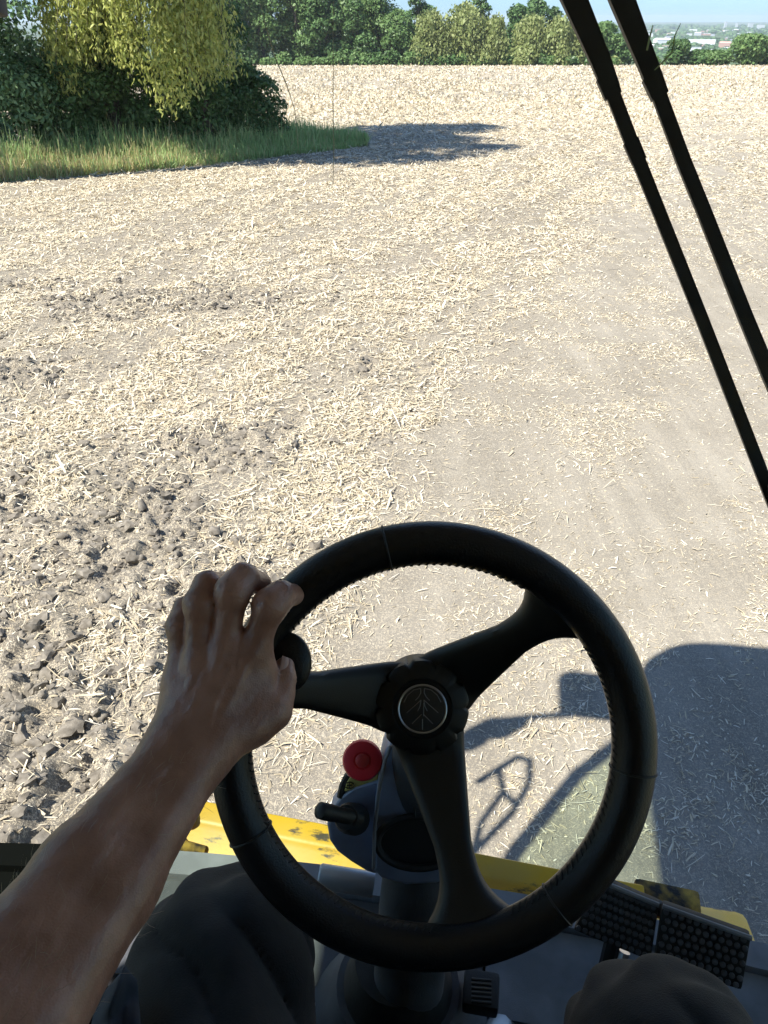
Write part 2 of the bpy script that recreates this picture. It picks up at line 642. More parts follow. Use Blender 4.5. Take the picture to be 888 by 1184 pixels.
def soil_mat():
    m = bpy.data.materials.new('dusty_soil_with_straw')
    m.use_nodes = True
    N, L = m.node_tree.nodes, m.node_tree.links
    p = N["Principled BSDF"]
    p.inputs["Roughness"].default_value = 0.95
    p.inputs["Specular IOR Level"].default_value = 0.15
    tc = N.new("ShaderNodeTexCoord")
    sep = N.new("ShaderNodeSeparateXYZ"); L.new(tc.outputs["Object"], sep.inputs[0])

    def math_(op, a, b=None, c=None):
        n = N.new("ShaderNodeMath"); n.operation = op
        for i, q in enumerate((a, b, c)):
            if q is None: continue
            if isinstance(q, (int, float)): n.inputs[i].default_value = q
            else: L.new(q, n.inputs[i])
        return n.outputs[0]

    def noise(scale, det=4, rough=0.55, vec=None, dist=0.0):
        n = N.new("ShaderNodeTexNoise"); n.inputs["Scale"].default_value = scale
        n.inputs["Detail"].default_value = det; n.inputs["Roughness"].default_value = rough
        n.inputs["Distortion"].default_value = dist
        L.new(vec if vec is not None else tc.outputs["Object"], n.inputs["Vector"])
        return n.outputs[0]

    def rng_(x, a, b, c=0.0, d=1.0):
        n = N.new("ShaderNodeMapRange"); n.interpolation_type = 'SMOOTHSTEP'
        L.new(x, n.inputs[0])
        for i, q in enumerate((a, b, c, d)): n.inputs[i + 1].default_value = q
        return n.outputs[0]

    def mixc(f, a, b):
        n = N.new("ShaderNodeMix"); n.data_type = 'RGBA'
        if isinstance(f, float): n.inputs[0].default_value = f
        else: L.new(f, n.inputs[0])
        for i, q in ((6, a), (7, b)):
            if isinstance(q, tuple): n.inputs[i].default_value = (*q, 1)
            else: L.new(q, n.inputs[i])
        return n.outputs[2]

    y = sep.outputs[1]; x = sep.outputs[0]
    u = math_('SUBTRACT', x, math_('MULTIPLY_ADD', y, 0.345, -2.03))
    u = math_('ADD', u, math_('MULTIPLY_ADD', noise(0.9, 4), 2.2, -1.1))
    track = rng_(u, -1.5, 1.9)
    far = rng_(y, 25.0, 60.0)
    soil = mixc(rng_(noise(3.0, 6, 0.65), 0.35, 0.7), (0.125, 0.109, 0.087), (0.185, 0.165, 0.136))
    soil = mixc(rng_(noise(60.0, 3), 0.35, 0.62, 0.0, 0.45), soil, (0.10, 0.088, 0.072))
    soil = mixc(track, soil, mixc(rng_(noise(1.2, 5), 0.3, 0.7), (0.222, 0.196, 0.155), (0.282, 0.253, 0.205)))
    mpt = N.new("ShaderNodeMapping"); mpt.inputs["Rotation"].default_value = (0, 0, 0.333); mpt.inputs["Scale"].default_value = (4.5, 0.28, 1.0)
    L.new(tc.outputs["Object"], mpt.inputs[0])
    soil = mixc(rng_(noise(1.0, 6, 0.65, mpt.outputs[0]), 0.35, 0.65, 0.0, 0.42), soil, (0.130, 0.114, 0.091))
    # fine chaff between the loose straw
    mp = N.new("ShaderNodeMapping"); mp.inputs["Scale"].default_value = (1.0, 2.2, 1.0); mp.inputs["Rotation"].default_value = (0, 0, 0.5)
    L.new(tc.outputs["Object"], mp.inputs[0])
    mp2 = N.new("ShaderNodeMapping"); mp2.inputs["Scale"].default_value = (2.4, 1.0, 1.0); mp2.inputs["Rotation"].default_value = (0, 0, -0.4)
    L.new(tc.outputs["Object"], mp2.inputs[0])
    ch = math_('MAXIMUM', noise(60.0, 3, 0.6, mp.outputs[0], 1.2), noise(52.0, 3, 0.6, mp2.outputs[0], 1.2))
    chn = rng_(ch, 0.545, 0.61)
    chf = rng_(noise(2.2, 6, 0.8), 0.36, 0.54)
    patch = rng_(noise(0.22, 6, 0.65), 0.3, 0.7, 0.25, 0.85)
    amt_near = math_('MULTIPLY', chn, math_('MULTIPLY_ADD', track, -0.45, 0.85))
    amt_far = math_('MULTIPLY', chf, patch)
    nf = N.new("ShaderNodeMix"); nf.data_type = 'FLOAT'
    L.new(far, nf.inputs[0]); L.new(amt_near, nf.inputs[2]); L.new(amt_far, nf.inputs[3])
    straw = mixc(rng_(noise(18.0, 3), 0.35, 0.65), (0.50, 0.415, 0.285), (0.60, 0.52, 0.38))
    col = mixc(nf.outputs[0], soil, straw)
    L.new(col, p.inputs["Base Color"])
    b = N.new("ShaderNodeBump"); b.inputs["Strength"].default_value = 0.55; b.inputs["Distance"].default_value = 0.010
    hh = math_('ADD', math_('MULTIPLY', noise(75.0, 5, 0.75), 0.5), math_('MULTIPLY', ch, 0.6))
    L.new(hh, b.inputs["Height"])
    L.new(b.outputs[0], p.inputs["Normal"])
    return m


M['soil'] = soil_mat()
M['clod'] = mat('dry_clod', (0.135, 0.117, 0.092), 0.95, bump=1.0, bscale=140, col2=(0.235, 0.207, 0.167), vscale=25, spec=0.1)
M['straw'] = leafmat('dry_straw', [(0.37, 0.30, 0.195), (0.56, 0.47, 0.31), (0.66, 0.575, 0.41), (0.76, 0.695, 0.555), (0.48, 0.38, 0.235), (0.68, 0.605, 0.455)], 0.6, 0.12)
M['grass'] = leafmat('verge_grass', [(0.22, 0.37, 0.12), (0.34, 0.48, 0.18), (0.48, 0.55, 0.24), (0.26, 0.43, 0.14)], 0.6, 0.3)
M['grassdry'] = leafmat('seeding_grass', [(0.50, 0.40, 0.20), (0.38, 0.36, 0.14), (0.58, 0.47, 0.28)], 0.6, 0.3)
M['willow'] = leafmat('willow_leaf', [(0.36, 0.41, 0.10), (0.48, 0.51, 0.14), (0.60, 0.60, 0.20), (0.28, 0.34, 0.085)], 0.5, 0.45)
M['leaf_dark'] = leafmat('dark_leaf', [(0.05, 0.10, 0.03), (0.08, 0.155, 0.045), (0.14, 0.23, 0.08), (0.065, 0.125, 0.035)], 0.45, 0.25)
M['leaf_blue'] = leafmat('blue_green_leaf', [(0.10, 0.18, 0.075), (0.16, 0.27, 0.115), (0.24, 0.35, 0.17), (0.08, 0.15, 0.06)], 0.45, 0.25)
M['leaf_mid'] = leafmat('mid_green_leaf', [(0.08, 0.15, 0.045), (0.13, 0.22, 0.07), (0.18, 0.27, 0.09), (0.10, 0.18, 0.055)], 0.5, 0.3)
M['leaf_pale'] = leafmat('pale_willow_leaf', [(0.20, 0.25, 0.08), (0.27, 0.31, 0.11), (0.33, 0.36, 0.14), (0.16, 0.21, 0.065)], 0.5, 0.35)
M['bark'] = mat('bark', (0.07, 0.055, 0.042), 0.9, bump=0.8, bscale=20, var=0.6, vscale=6)
M['stalk'] = mat('dry_stalk', (0.42, 0.36, 0.22), 0.7)
M['stalk_green'] = mat('green_stalk', (0.30, 0.36, 0.14), 0.6)

# ------------------------------------------------------------------ the field, one graded sheet
def field_u(x, y):
    return x - (0.345 * y - 2.03)


def clod_zone(x, y):
    u = field_u(x, y)
    uc = x + 0.72 + 0.55 * np.maximum(0, y - 4.3) + 0.7 * (fbm(x * 1.6, y * 1.6, 3, 6) - 0.5)
    near_c = sstep(0.3, -0.45, uc) * sstep(8.2, 5.2, y) * (0.45 + 0.55 * sstep(0.30, 0.48, fbm(x * 1.1, y * 1.1, 3, 5)))
    return np.maximum(near_c, sstep(-0.3, -1.5, u) * 0.8 * sstep(17, 9, y) * sstep(0.60, 0.68, fbm(x * 0.6, y * 0.6, 3, 15)))


def ground_z(x, y):
    x = np.asarray(x, float); y = np.asarray(y, float)
    z = -SLOPE * np.maximum(y, -6)
    near = sstep(60, 25, y)
    u = field_u(x, y) + 1.2 * (fbm(x * 0.8, y * 0.8, 3, 2) - 0.5)
    rough = sstep(0.8, -0.8, u) * near
    z = z + 0.05 * (fbm(x * 0.45, y * 0.45, 3, 1) - 0.5)
    z = z + rough * 0.06 * (fbm(x * 3.0, y * 3.0, 3, 3) - 0.5)
    c = clod_zone(x, y)
    bl = 1 - np.abs(2 * fbm(x * 6.5, y * 6.5, 3, 9) - 1) * 2
    bl2 = np.maximum(vnoise(x * 9.0, y * 9.0, 21) - 0.55, 0) * 2.0
    z = z + c * (0.036 * bl + 0.100 * bl2 + 0.030 * (vnoise(x * 28, y * 28, 31) - 0.5))
    z = z + (0.25 + 0.75 * rough) * 0.012 * (fbm(x * 18, y * 18, 2, 13) - 0.5) * sstep(14, 8, y)
    return z


def graded(lo, f0, f1, hi, step, grow=1.06, maxs=8.0):
    a = list(np.arange(f0, f1, step))
    s, p = step, a[-1]
    while p < hi:
        s = min(s * grow, maxs); p += s; a.append(p)
    s, p, b = step, f0, []
    while p > lo:
        s = min(s * grow, maxs); p -= s; b.append(p)
    return np.array(b[::-1] + a)


gx = graded(-260, -5.2, 5.2, 300, 0.027)
gy = graded(-60, 1.4, 8.6, 262, 0.025, 1.03, 6.0)
GX, GY = np.meshgrid(gx, gy, indexing='ij')
gz = ground_z(GX, GY)
nx, ny = GX.shape
ii = (np.arange(nx - 1)[:, None] * ny + np.arange(ny - 1)[None, :]).ravel()
fq = np.stack([ii, ii + ny, ii + ny + 1, ii + 1], 1)
field = np_mesh('field', np.stack([GX, GY, gz], -1).reshape(-1, 3), fq, M['soil'], None, 180)
tag(field, kind='structure')

# the low plain beyond the hill, out to the horizon
PLAIN_Z = -62.0


def plain_z(x, y):
    r = np.hypot(x, y)
    d = y - 255.0
    side = sstep(40, -60, x + 0.05 * (y - 255))          # the wooded shoulder on the left stays high longer
    hill = -0.25 - SLOPE * np.maximum(y, -6)
    f = sstep(5, 620, d) * (1 - side) + side * sstep(200, 1400, d)
    f = np.maximum(f, sstep(500, 1500, np.abs(x)))
    return hill * (1 - f) + PLAIN_Z * f - 0.5 * sstep(258, 250, y)


def plain_mat():
    m = mat('far_country', (0.10, 0.13, 0.05), 0.95)
    N, L = m.node_tree.nodes, m.node_tree.links
    p = N["Principled BSDF"]
    p.inputs["Specular IOR Level"].default_value = 0.1
    tc = N.new("ShaderNodeTexCoord")
    v = N.new("ShaderNodeTexVoronoi"); v.inputs["Scale"].default_value = 0.004
    L.new(tc.outputs["Object"], v.inputs["Vector"])
    r = N.new("ShaderNodeValToRGB")
    e = r.color_ramp.elements
    e.new(0.35); e.new(0.6); e.new(0.8)
    for q, c in zip(e, [(0.05, 0.09, 0.03), (0.11, 0.15, 0.05), (0.09, 0.11, 0.06), (0.20, 0.19, 0.11), (0.06, 0.10, 0.035)]):
        q.color = (*c, 1)
    sp = N.new("ShaderNodeSeparateColor"); L.new(v.outputs["Color"], sp.inputs[0])
    L.new(sp.outputs[0], r.inputs[0])
    n = N.new("ShaderNodeTexNoise"); n.inputs["Scale"].default_value = 0.03; n.inputs["Detail"].default_value = 6
    L.new(tc.outputs["Object"], n.inputs["Vector"])
    mx = N.new("ShaderNodeMix"); mx.data_type = 'RGBA'
    L.new(n.outputs[0], mx.inputs[0]); L.new(r.outputs[0], mx.inputs[6]); mx.inputs[7].default_value = (0.05, 0.08, 0.03, 1)
    s = N.new("ShaderNodeSeparateXYZ"); L.new(tc.outputs["Object"], s.inputs[0])
    mr = N.new("ShaderNodeMapRange"); mr.inputs[1].default_value = 300; mr.inputs[2].default_value = 420
    L.new(s.outputs[1], mr.inputs[0])
    mx2 = N.new("ShaderNodeMix"); mx2.data_type = 'RGBA'
    L.new(mr.outputs[0], mx2.inputs[0]); mx2.inputs[6].default_value = (0.16, 0.18, 0.06, 1); L.new(mx.outputs[2], mx2.inputs[7])
    L.new(mx2.outputs[2], p.inputs["Base Color"])
    return m


px_ = graded(-14000, -250, 350, 14000, 12, 1.12, 900)
py_ = graded(-3000, 240, 700, 14500, 8, 1.07, 700)
PX_, PY_ = np.meshgrid(px_, py_, indexing='ij')
pz_ = plain_z(PX_, PY_)
pz_ = np.where((PY_ < 258) & (np.abs(PX_) < 330), np.minimum(pz_, -SLOPE * np.maximum(PY_, -6) - 1.2), pz_)
nx, ny = PX_.shape
ii = (np.arange(nx - 1)[:, None] * ny + np.arange(ny - 1)[None, :]).ravel()
tag(np_mesh('distant_plain', np.stack([PX_, PY_, pz_], -1).reshape(-1, 3), np.stack([ii, ii + ny, ii + ny + 1, ii + 1], 1), plain_mat(), None, 180), kind='structure')

# ------------------------------------------------------------------ loose leaves and straw
def blades(pos, dirv, nrm, L, W, bend=None):
    """n strips of two quads each (6 verts)"""
    n = len(pos)
    side = np.cross(dirv, nrm)
    side /= np.linalg.norm(side, axis=1)[:, None] + 1e-9
    up = np.cross(side, dirv)
    bend = np.zeros(n) if bend is None else bend
    a = pos - dirv * (L / 2)[:, None] - up * (bend * L)[:, None]
    b = pos
    c = pos + dirv * (L / 2)[:, None] - up * (bend * L)[:, None]
    w = side * (W / 2)[:, None]
    V = np.stack([a - w * 0.7, a + w * 0.7, b - w, b + w, c - w * 0.5, c + w * 0.5], 1).reshape(-1, 3)
    base = np.arange(n)[:, None] * 6
    F = np.concatenate([base + np.array([0, 1, 3, 2]), base + np.array([2, 3, 5, 4])])
    return V, F


def leaf_quads(pos, dirv, nrm, L, W):
    side = np.cross(dirv, nrm)
    side /= np.linalg.norm(side, axis=1)[:, None] + 1e-9
    n = len(pos)
    a = pos - dirv * (L / 2)[:, None]
    c = pos + dirv * (L / 2)[:, None]
    w = side * (W / 2)[:, None]
    m = pos - dirv * (L * 0.08)[:, None]
    V = np.stack([a, m - w, c, m + w], 1).reshape(-1, 3)
    F = np.arange(n)[:, None] * 4 + np.arange(4)
    return V, F


def unit(n, g=rng):
    v = g.normal(size=(n, 3))
    return v / np.linalg.norm(v, axis=1)[:, None]


# grass strip polygon (world), in front of the copse
GA, GB, GC = np.array([-11.3, 24.3]), np.array([-6.06, 28.6]), np.array([-0.84, 34.3])


def grass_front(x):                      # y of the front edge for a given x
    return np.interp(x, [-22, -11.3, -6.06, -0.84], [15.5, 24.3, 28.4, 34.3]) + 0.5 * (vnoise(np.asarray(x) * 1.1, np.asarray(x) * 0 + 3.3, 4) - 0.5)


def make_straw():
    P, D, U, Ls, Ws, Bd = [], [], [], [], [], []
    ys = np.arange(1.3, 70, 0.5)
    for y0 in ys:
        sc = 1 + y0 / 22.0
        Lm = 0.041 * sc
        Wm = 0.0041 * (1 + y0 / 6.5)
        cover = (0.80 - 0.20 * min(1, max(0, (y0 - 7) / 9))) if y0 < 25 else 0.60 * (1 - 0.40 * (y0 - 25) / 45)
        half = 0.64 * y0 + 1.8
        n = int(min(cover / (Lm * Wm) * (2 * half * 0.5), 11500 if y0 < 15 else 8500))
        x = rng.uniform(-half, half, n); y = rng.uniform(y0, y0 + 0.5, n)
        u = field_u(x, y) + 1.6 * (fbm(x * 0.9, y * 0.9, 3, 2) - 0.5)
        c = clod_zone(x, y)
        pt = fbm(x * 1.4, y * 2.0, 3, 41)
        dens = 0.36 + 0.64 * sstep(3.2, -1.5, u)
        dens = np.minimum(1, dens + 0.45 * sstep(9, 24, y))
        dens = np.where(u > 0.3, dens * (0.35 + 1.5 * sstep(0.45, 0.68, pt)), dens * (0.55 + 0.75 * sstep(0.3, 0.6, pt)))
        vv = x * 0.345 + y
        row = fbm(u * 2.1, vv * 0.20, 4, 47)
        dens = dens * (0.26 + 1.15 * sstep(0.36, 0.60, row))
        dens = dens * (1 - 0.88 * c)
        keep = (rng.random(n) < dens) & ~((y > grass_front(x) - 0.1) & (x < -0.9) & (y < 44))
        x, y = x[keep], y[keep]
        k = len(x)
        if k == 0: continue
        l = Lm * rng.lognormal(0, 0.6, k); l = np.minimum(l, 0.26 * sc ** 0.5)
        sh_ = 1 - 0.48 * sstep(-0.3, 1.3, u[keep]) * sstep(26, 10, y); l = l * sh_
        w = Wm * rng.lognormal(0, 0.45, k) * (0.4 + 0.6 * sh_)
        th = rng.uniform(0, 2 * pi, k)
        tilt = rng.normal(0, 0.22, k)
        d = np.stack([np.cos(th) * np.cos(tilt), np.sin(th) * np.cos(tilt), np.sin(tilt)], 1)
        nn = unit(k) * 0.45 + np.array([0, 0, 1.0])
        z = ground_z(x, y) + 0.5 * l * np.abs(np.sin(tilt)) + 0.004 + rng.exponential(0.008, k) * sstep(0.8, -0.5, field_u(x, y))
        P.append(np.stack([x, y, z], 1)); D.append(d); U.append(nn); Ls.append(l); Ws.append(w); Bd.append(rng.uniform(-0.1, 0.22, k))
    # standing stubble and rolled-up straw of the far half of the field
    for y0, y1 in zip(*(lambda e: (e[:-1], e[1:]))(np.geomspace(38, 258, 40))):
        ym_ = (y0 + y1) / 2
        n = 5200
        half = 0.56 * ym_ + 4
        x = rng.uniform(-half, half, n); y = rng.uniform(y0, y1, n)
        keep = ~((y > grass_front(x) - 0.1) & (x < -0.9) & (y < 44)) & (rng.random(n) < (0.22 + 0.85 * sstep(0.3, 0.65, fbm(x * 0.12, y * 0.05, 4, 44))) * sstep(36, 75, y) * np.maximum(sstep(2.0, -1.0, field_u(x, y)), sstep(45, 110, y)))
        x, y = x[keep], y[keep]; k = len(x)
        l = (0.12 + ym_ * 0.0010) * rng.lognormal(0, 0.35, k); w = (0.035 + ym_ * 0.0008) * rng.lognormal(0, 0.35, k)
        d = np.stack([rng.normal(0, 0.7, k), rng.normal(0, 0.7, k), np.abs(rng.normal(0.5, 0.4, k))], 1); d /= np.linalg.norm(d, axis=1)[:, None]
        P.append(np.stack([x, y, ground_z(x, y) + 0.3 * l * d[:, 2]], 1)); D.append(d); U.append(unit(k)); Ls.append(l); Ws.append(w); Bd.append(rng.uniform(-0.1, 0.2, k))
    P, D, U, Ls, Ws, Bd = map(np.concatenate, (P, D, U, Ls, Ws, Bd))
    V, F = blades(P, D, U, Ls, Ws, Bd)
    o = np_mesh('straw_litter', V, F, M['straw'])
    tag(o, 'chopped pale straw and stubble strewn over the dry field', 'straw', kind='stuff')
    return len(P)


make_straw()


def make_clods():
    bm = bmesh.new()
    bmesh.ops.create_icosphere(bm, subdivisions=2, radius=1.0)
    base = np.array([v.co[:] for v in bm.verts]); fb = np.array([[v.index for v in f.verts] for f in bm.faces])
    bm.free()
    n = 90000
    x = rng.uniform(-7.5, 2.0, n); y = rng.uniform(1.8, 13, n)
    c = clod_zone(x, y)
    base_d = 0.10 * sstep(0.4, -0.6, field_u(x, y)) * sstep(13, 8, y)
    k = rng.random(n) < np.maximum(c * 0.55, base_d * 0.5)
    x, y, c = x[k], y[k], c[k]
    n = len(x)
    s = np.minimum(0.0098 * rng.lognormal(0, 0.72, n), 0.052)
    V = np.empty((n, len(base), 3))
    for i in range(n):
        b = base * (1 + 0.0)
        q = unit(3)
        off = rng.uniform(0, 50, 3)
        w = 0.45 + 1.1 * vnoise(base[:, 0] * 1.9 + off[0] + base[:, 2] * 1.3, base[:, 1] * 1.9 + off[1] - base[:, 2], 3)
        w = w * (0.7 + 0.6 * vnoise(base[:, 0] * 4 + off[2], base[:, 1] * 4 + base[:, 2] * 3, 8))
        b = base * w[:, None] * np.array([rng.uniform(0.8, 1.5), rng.uniform(0.8, 1.3), rng.uniform(0.55, 0.9)])
        th = rng.uniform(0, 2 * pi)
        R = np.array([[cos(th), -sin(th), 0], [sin(th), cos(th), 0], [0, 0, 1]])
        V[i] = (b @ R.T) * s[i]
    V += np.stack([x, y, ground_z(x, y) + s * 0.05], 1)[:, None, :]
    F = (np.arange(n)[:, None, None] * len(base) + fb[None]).reshape(-1, 3)
    o = np_mesh('soil_clods', V.reshape(-1, 3), F, M['clod'], None, 40)
    tag(o, 'broken dry grey-brown soil clods lying on the left of the field', 'soil', kind='stuff')


make_clods()


def make_grass():
    n = 85000
    x = rng.uniform(-20, -0.7, n)
    fr = grass_front(x)
    depth = np.interp(x, [-20, -9, -5, -2.5, -0.7], [5.0, 5.5, 6.0, 5.0, 0.9])
    t = rng.random(n) ** 1.2
    y = fr + t * depth
    h = (0.34 + 0.45 * sstep(0.05, 0.5, t)) * rng.lognormal(0, 0.3, n) * (0.6 + 0.8 * fbm(x * 0.8, y * 0.8, 3, 55)) * np.interp(x, [-20, -6, -3, -0.7], [0.95, 0.8, 0.6, 0.35])
    th = rng.uniform(0, 2 * pi, n); lean = np.abs(rng.normal(0, 0.32, n))
    d = np.stack([np.cos(th) * np.sin(lean), np.sin(th) * np.sin(lean), np.cos(lean)], 1)
    z = ground_z(x, y)
    P = np.stack([x, y, z], 1) + d * (h / 2)[:, None]
    V, F = blades(P, d, unit(n) * np.array([1, 1, 0.1]), h, rng.uniform(0.012, 0.03, n), rng.uniform(-0.15, 0.15, n))
    dry = rng.random(n) < (0.12 + 0.5 * sstep(-4, -9, x) * sstep(0.6, 0.1, t))
    def sub(mask, name, mat_):
        idx = np.nonzero(mask)[0]
        vi = (idx[:, None] * 6 + np.arange(6)).ravel()
        k = len(idx); b = np.arange(k)[:, None] * 6
        return np_mesh(name, V[vi], np.concatenate([b + np.array([0, 1, 3, 2]), b + np.array([2, 3, 5, 4])]), mat_)
    tag(sub(~dry, 'verge_grass', M['grass']), 'long green grass growing along the foot of the copse', 'grass', kind='stuff')
    tag(sub(dry, 'seeding_grass', M['grassdry']), 'dry straw-coloured seeding grass standing in the green verge', 'grass', kind='stuff')


make_grass()


# ------------------------------------------------------------------ trees
def tree(name, base, h, crown_r, matk, label, cat='tree', group=None, blobs=22, leaves=2600, leaf=0.42, crown_lo=0.18,
         shape='round', trunk_r=None, seed=0, droop=0.0, core=0.35, aspect=0.6, flat=1.0, bsize=(0.26, 0.44)):
    g = np.random.default_rng(seed + 100)
    root = empty(name, base)
    tag(root, label, cat, group)
    lo, hi = h * crown_lo, h
    C, R = [], []
    for i in range(blobs):
        t = (i + g.random()) / blobs
        z = lo + (hi - lo) * t
        if shape == 'round': pr = math.sqrt(max(0.05, 1 - (2 * t - 0.9) ** 2 * 0.95))
        elif shape == 'cone': pr = max(0.12, 1.0 - 0.9 * t)
        elif shape == 'dome': pr = math.sqrt(max(0.04, 1 - t ** 2.4))
        else: pr = 0.75 + 0.25 * sin(pi * t)
        br = crown_r * g.uniform(*bsize) * (0.55 + 0.45 * pr)
        rr = max(0.0, crown_r * pr - br * 0.7) * math.sqrt(g.uniform(0.25, 1.0))
        a = g.uniform(0, 2 * pi)
        zc = min(z, hi - br * 0.8)
        C.append((rr * cos(a), rr * sin(a) * flat, max(zc, br * 0.5))); R.append(br)
    C, R = np.array(C), np.array(R)
    pick = g.choice(blobs, leaves, p=R ** 2 / (R ** 2).sum())
    q = unit(leaves, g)
    q[:, 2] = np.where(g.random(leaves) < 0.6, np.abs(q[:, 2]), q[:, 2])
    rad = R[pick] * (1 - core * g.random(leaves) ** 2) * (0.85 + 0.3 * g.random(leaves))
    P = C[pick] + q * rad[:, None] * np.array([1, 1, 0.9 + droop])
    if droop > 0:
        P[:, 2] -= np.abs(g.normal(0, droop, leaves)) * R[pick] * 1.3
    P[:, 2] = np.maximum(P[:, 2], 0.08)
    nrm = q * 0.7 + unit(leaves, g) * 0.8 + np.array([0, 0, 0.35])
    nrm /= np.linalg.norm(nrm, axis=1)[:, None]
    d = np.cross(nrm, unit(leaves, g))
    if droop > 0:
        d = d * 0.5 + np.array([0, 0, -1.0]) * droop
    d /= np.linalg.norm(d, axis=1)[:, None] + 1e-9
    L = leaf * g.lognormal(0, 0.3, leaves)
    V, F = leaf_quads(P, d, nrm, L, L * aspect)
    np_mesh('crown', V, F, M[matk], root)
    tr = trunk_r or h * 0.02
    mb = MB()
    top = h * (0.62 if shape != 'cone' else 0.85)
    pts = [(0, 0, -0.3), (g.uniform(-.02, .02) * h, 0, top * 0.3), (g.uniform(-.03, .03) * h, g.uniform(-.02, .02) * h, top * 0.65), (0, 0, top)]
    mb.tube(pts, [tr * 1.3, tr, tr * 0.7, tr * 0.3], 8)
    for i in range(6):
        j = g.integers(blobs)
        z0 = min(max(C[j][2] * g.uniform(0.35, 0.7), h * 0.1), top * 0.9)
        mid = (C[j][0] * 0.45, C[j][1] * 0.45, z0 * 0.55 + C[j][2] * 0.45)
        mb.tube([(0, 0, z0), mid, tuple(C[j])], [tr * 0.5, tr * 0.32, tr * 0.1], 6)
    mb.build('trunk', M['bark'], root)
    return root


FG = 'trees along the far field edge'


def far_tree(px, wpx, hpx, y, matk, label, cat='tree', base_py=78, **kw):
    """place a tree so many photograph pixels wide/high at distance y on the field"""
    b = at_y(px, base_py, y)
    z = -SLOPE * y - 0.25
    s = y / (FPX * 0.0 + 1.0)
    top = at_y(px, base_py - hpx, y)[2]
    wid = abs(at_y(px + wpx / 2, 60, y)[0] - at_y(px - wpx / 2, 60, y)[0]) / 2
    kw['leaves'] = int(kw.get('leaves', 2600) * 2.6)
    kw.setdefault('leaf', 0.75)
    kw.setdefault('bsize', (0.34, 0.52))
    kw.setdefault('crown_lo', 0.03)
    return tree(kw.pop('name', 'broadleaf_tree'), (b[0], y, z), top - z, wid * 1.18, matk, label, cat, FG, seed=int(px * 7 + hpx), **kw)


# back row first (taller, darker, behind), then the pale willows and bushes in front
ft = far_tree
ft(268, 60, 128, 262, 'leaf_mid', 'tall mid-green tree at the far field edge, just right of the yellow willow fronds', leaves=4200, blobs=30)
ft(305, 56, 118, 264, 'leaf_mid', 'tall mid-green tree on bare trunks, second in the left of the far wood', leaves=4000, blobs=28, crown_lo=0.16)
ft(345, 52, 124, 266, 'leaf_mid', 'leafy far-edge tree between the bare-trunked tree and the dark one', leaves=4000, blobs=28)
ft(376, 44, 110, 263, 'leaf_dark', 'dark green tall tree in the middle of the far left wood', leaves=3600)
ft(412, 50, 78, 262, 'leaf_dark', 'dark cone-topped tree with a steep right side in the far wood', leaves=3200, shape='cone', crown_lo=0.04)
ft(437, 58, 102, 272, 'leaf_mid', 'bright green tall tree behind the dark cone-topped tree', leaves=4000, blobs=28)
ft(462, 44, 66, 264, 'leaf_mid', 'fresh green round tree left of the pale willow clump', leaves=3000, crown_lo=0.03)
ft(482, 34, 96, 285, 'leaf_dark', 'dark tree top rising behind the first pale willow', leaves=2400)
ft(497, 44, 62, 260, 'leaf_pale', 'first of the pale yellow-green willows from the left, rounded and lower', leaves=3600, droop=0.5, shape='dome', crown_lo=0.03, blobs=34)
ft(536, 56, 69, 261, 'leaf_pale', 'tallest and widest of the pale yellow-green willows', leaves=5200, droop=0.5, shape='dome', crown_lo=0.03, blobs=44)
ft(568, 40, 56, 259, 'leaf_pale', 'pale willow with a long hanging skirt right of the tallest willow', leaves=3200, droop=0.6, shape='dome', crown_lo=0.03, blobs=30)
ft(552, 30, 92, 288, 'leaf_dark', 'dark crown peeping above the tallest pale willow', leaves=2000)
ft(594, 42, 72, 282, 'leaf_dark', 'dark green tree filling the dip between the two willow groups', leaves=3000)
ft(614, 36, 80, 286, 'leaf_dark', 'dark rounded tree top behind the second group of willows', leaves=2600)
ft(634, 24, 70, 290, 'leaf_dark', 'small dark knob of a tree top right of the dark rounded one', leaves=1800)
ft(610, 44, 58, 262, 'leaf_pale', 'pale willow at the left of the second willow group', leaves=3600, droop=0.5, shape='dome', crown_lo=0.03, blobs=34)
ft(642, 44, 56, 261, 'leaf_pale', 'pale willow in the middle of the second willow group', leaves=3600, droop=0.5, shape='dome', crown_lo=0.03, blobs=34)
ft(668, 38, 52, 262, 'leaf_pale', 'pale willow partly hidden by the left wiper arm', leaves=3000, droop=0.5, shape='dome', crown_lo=0.03, blobs=30)
ft(605, 32, 24, 256.5, 'leaf_pale', 'low round pale bush at the foot of the second willow group', cat='bush', name='round_bush', leaves=1800, shape='dome', crown_lo=0.02)
ft(692, 40, 52, 268, 'leaf_mid', 'mid-green broad tree seen between the two wiper arms', leaves=3200, crown_lo=0.03)
ft(716, 34, 40, 266, 'leaf_dark', 'dark low tree beside the right wiper arm, left of it', leaves=2400, crown_lo=0.03)
ft(709, 14, 12, 257, 'leaf_pale', 'tiny pale bush on the grass margin between the wiper arms', cat='bush', name='round_bush', leaves=500, shape='dome', crown_lo=0.02)
ft(779, 26, 32, 262, 'leaf_dark', 'small dark upright tree just right of the right wiper arm', leaves=2000, shape='col', crown_lo=0.03)
ft(806, 30, 20, 262, 'leaf_dark', 'low dark bush right of the small upright tree', cat='bush', name='round_bush', leaves=1500, shape='dome', crown_lo=0.02)
ft(826, 34, 19, 261, 'leaf_mid', 'low grey-green bush left of the far right round tree', cat='bush', name='round_bush', leaves=1500, shape='dome', crown_lo=0.02)
ft(862, 44, 38, 263, 'leaf_mid', 'round-headed green tree alone at the far right of the skyline', leaves=3000, crown_lo=0.06)
ft(890, 26, 20, 262, 'leaf_mid', 'low bush cut by the right edge of the view', cat='bush', name='round_bush', leaves=1200, shape='dome', crown_lo=0.02)
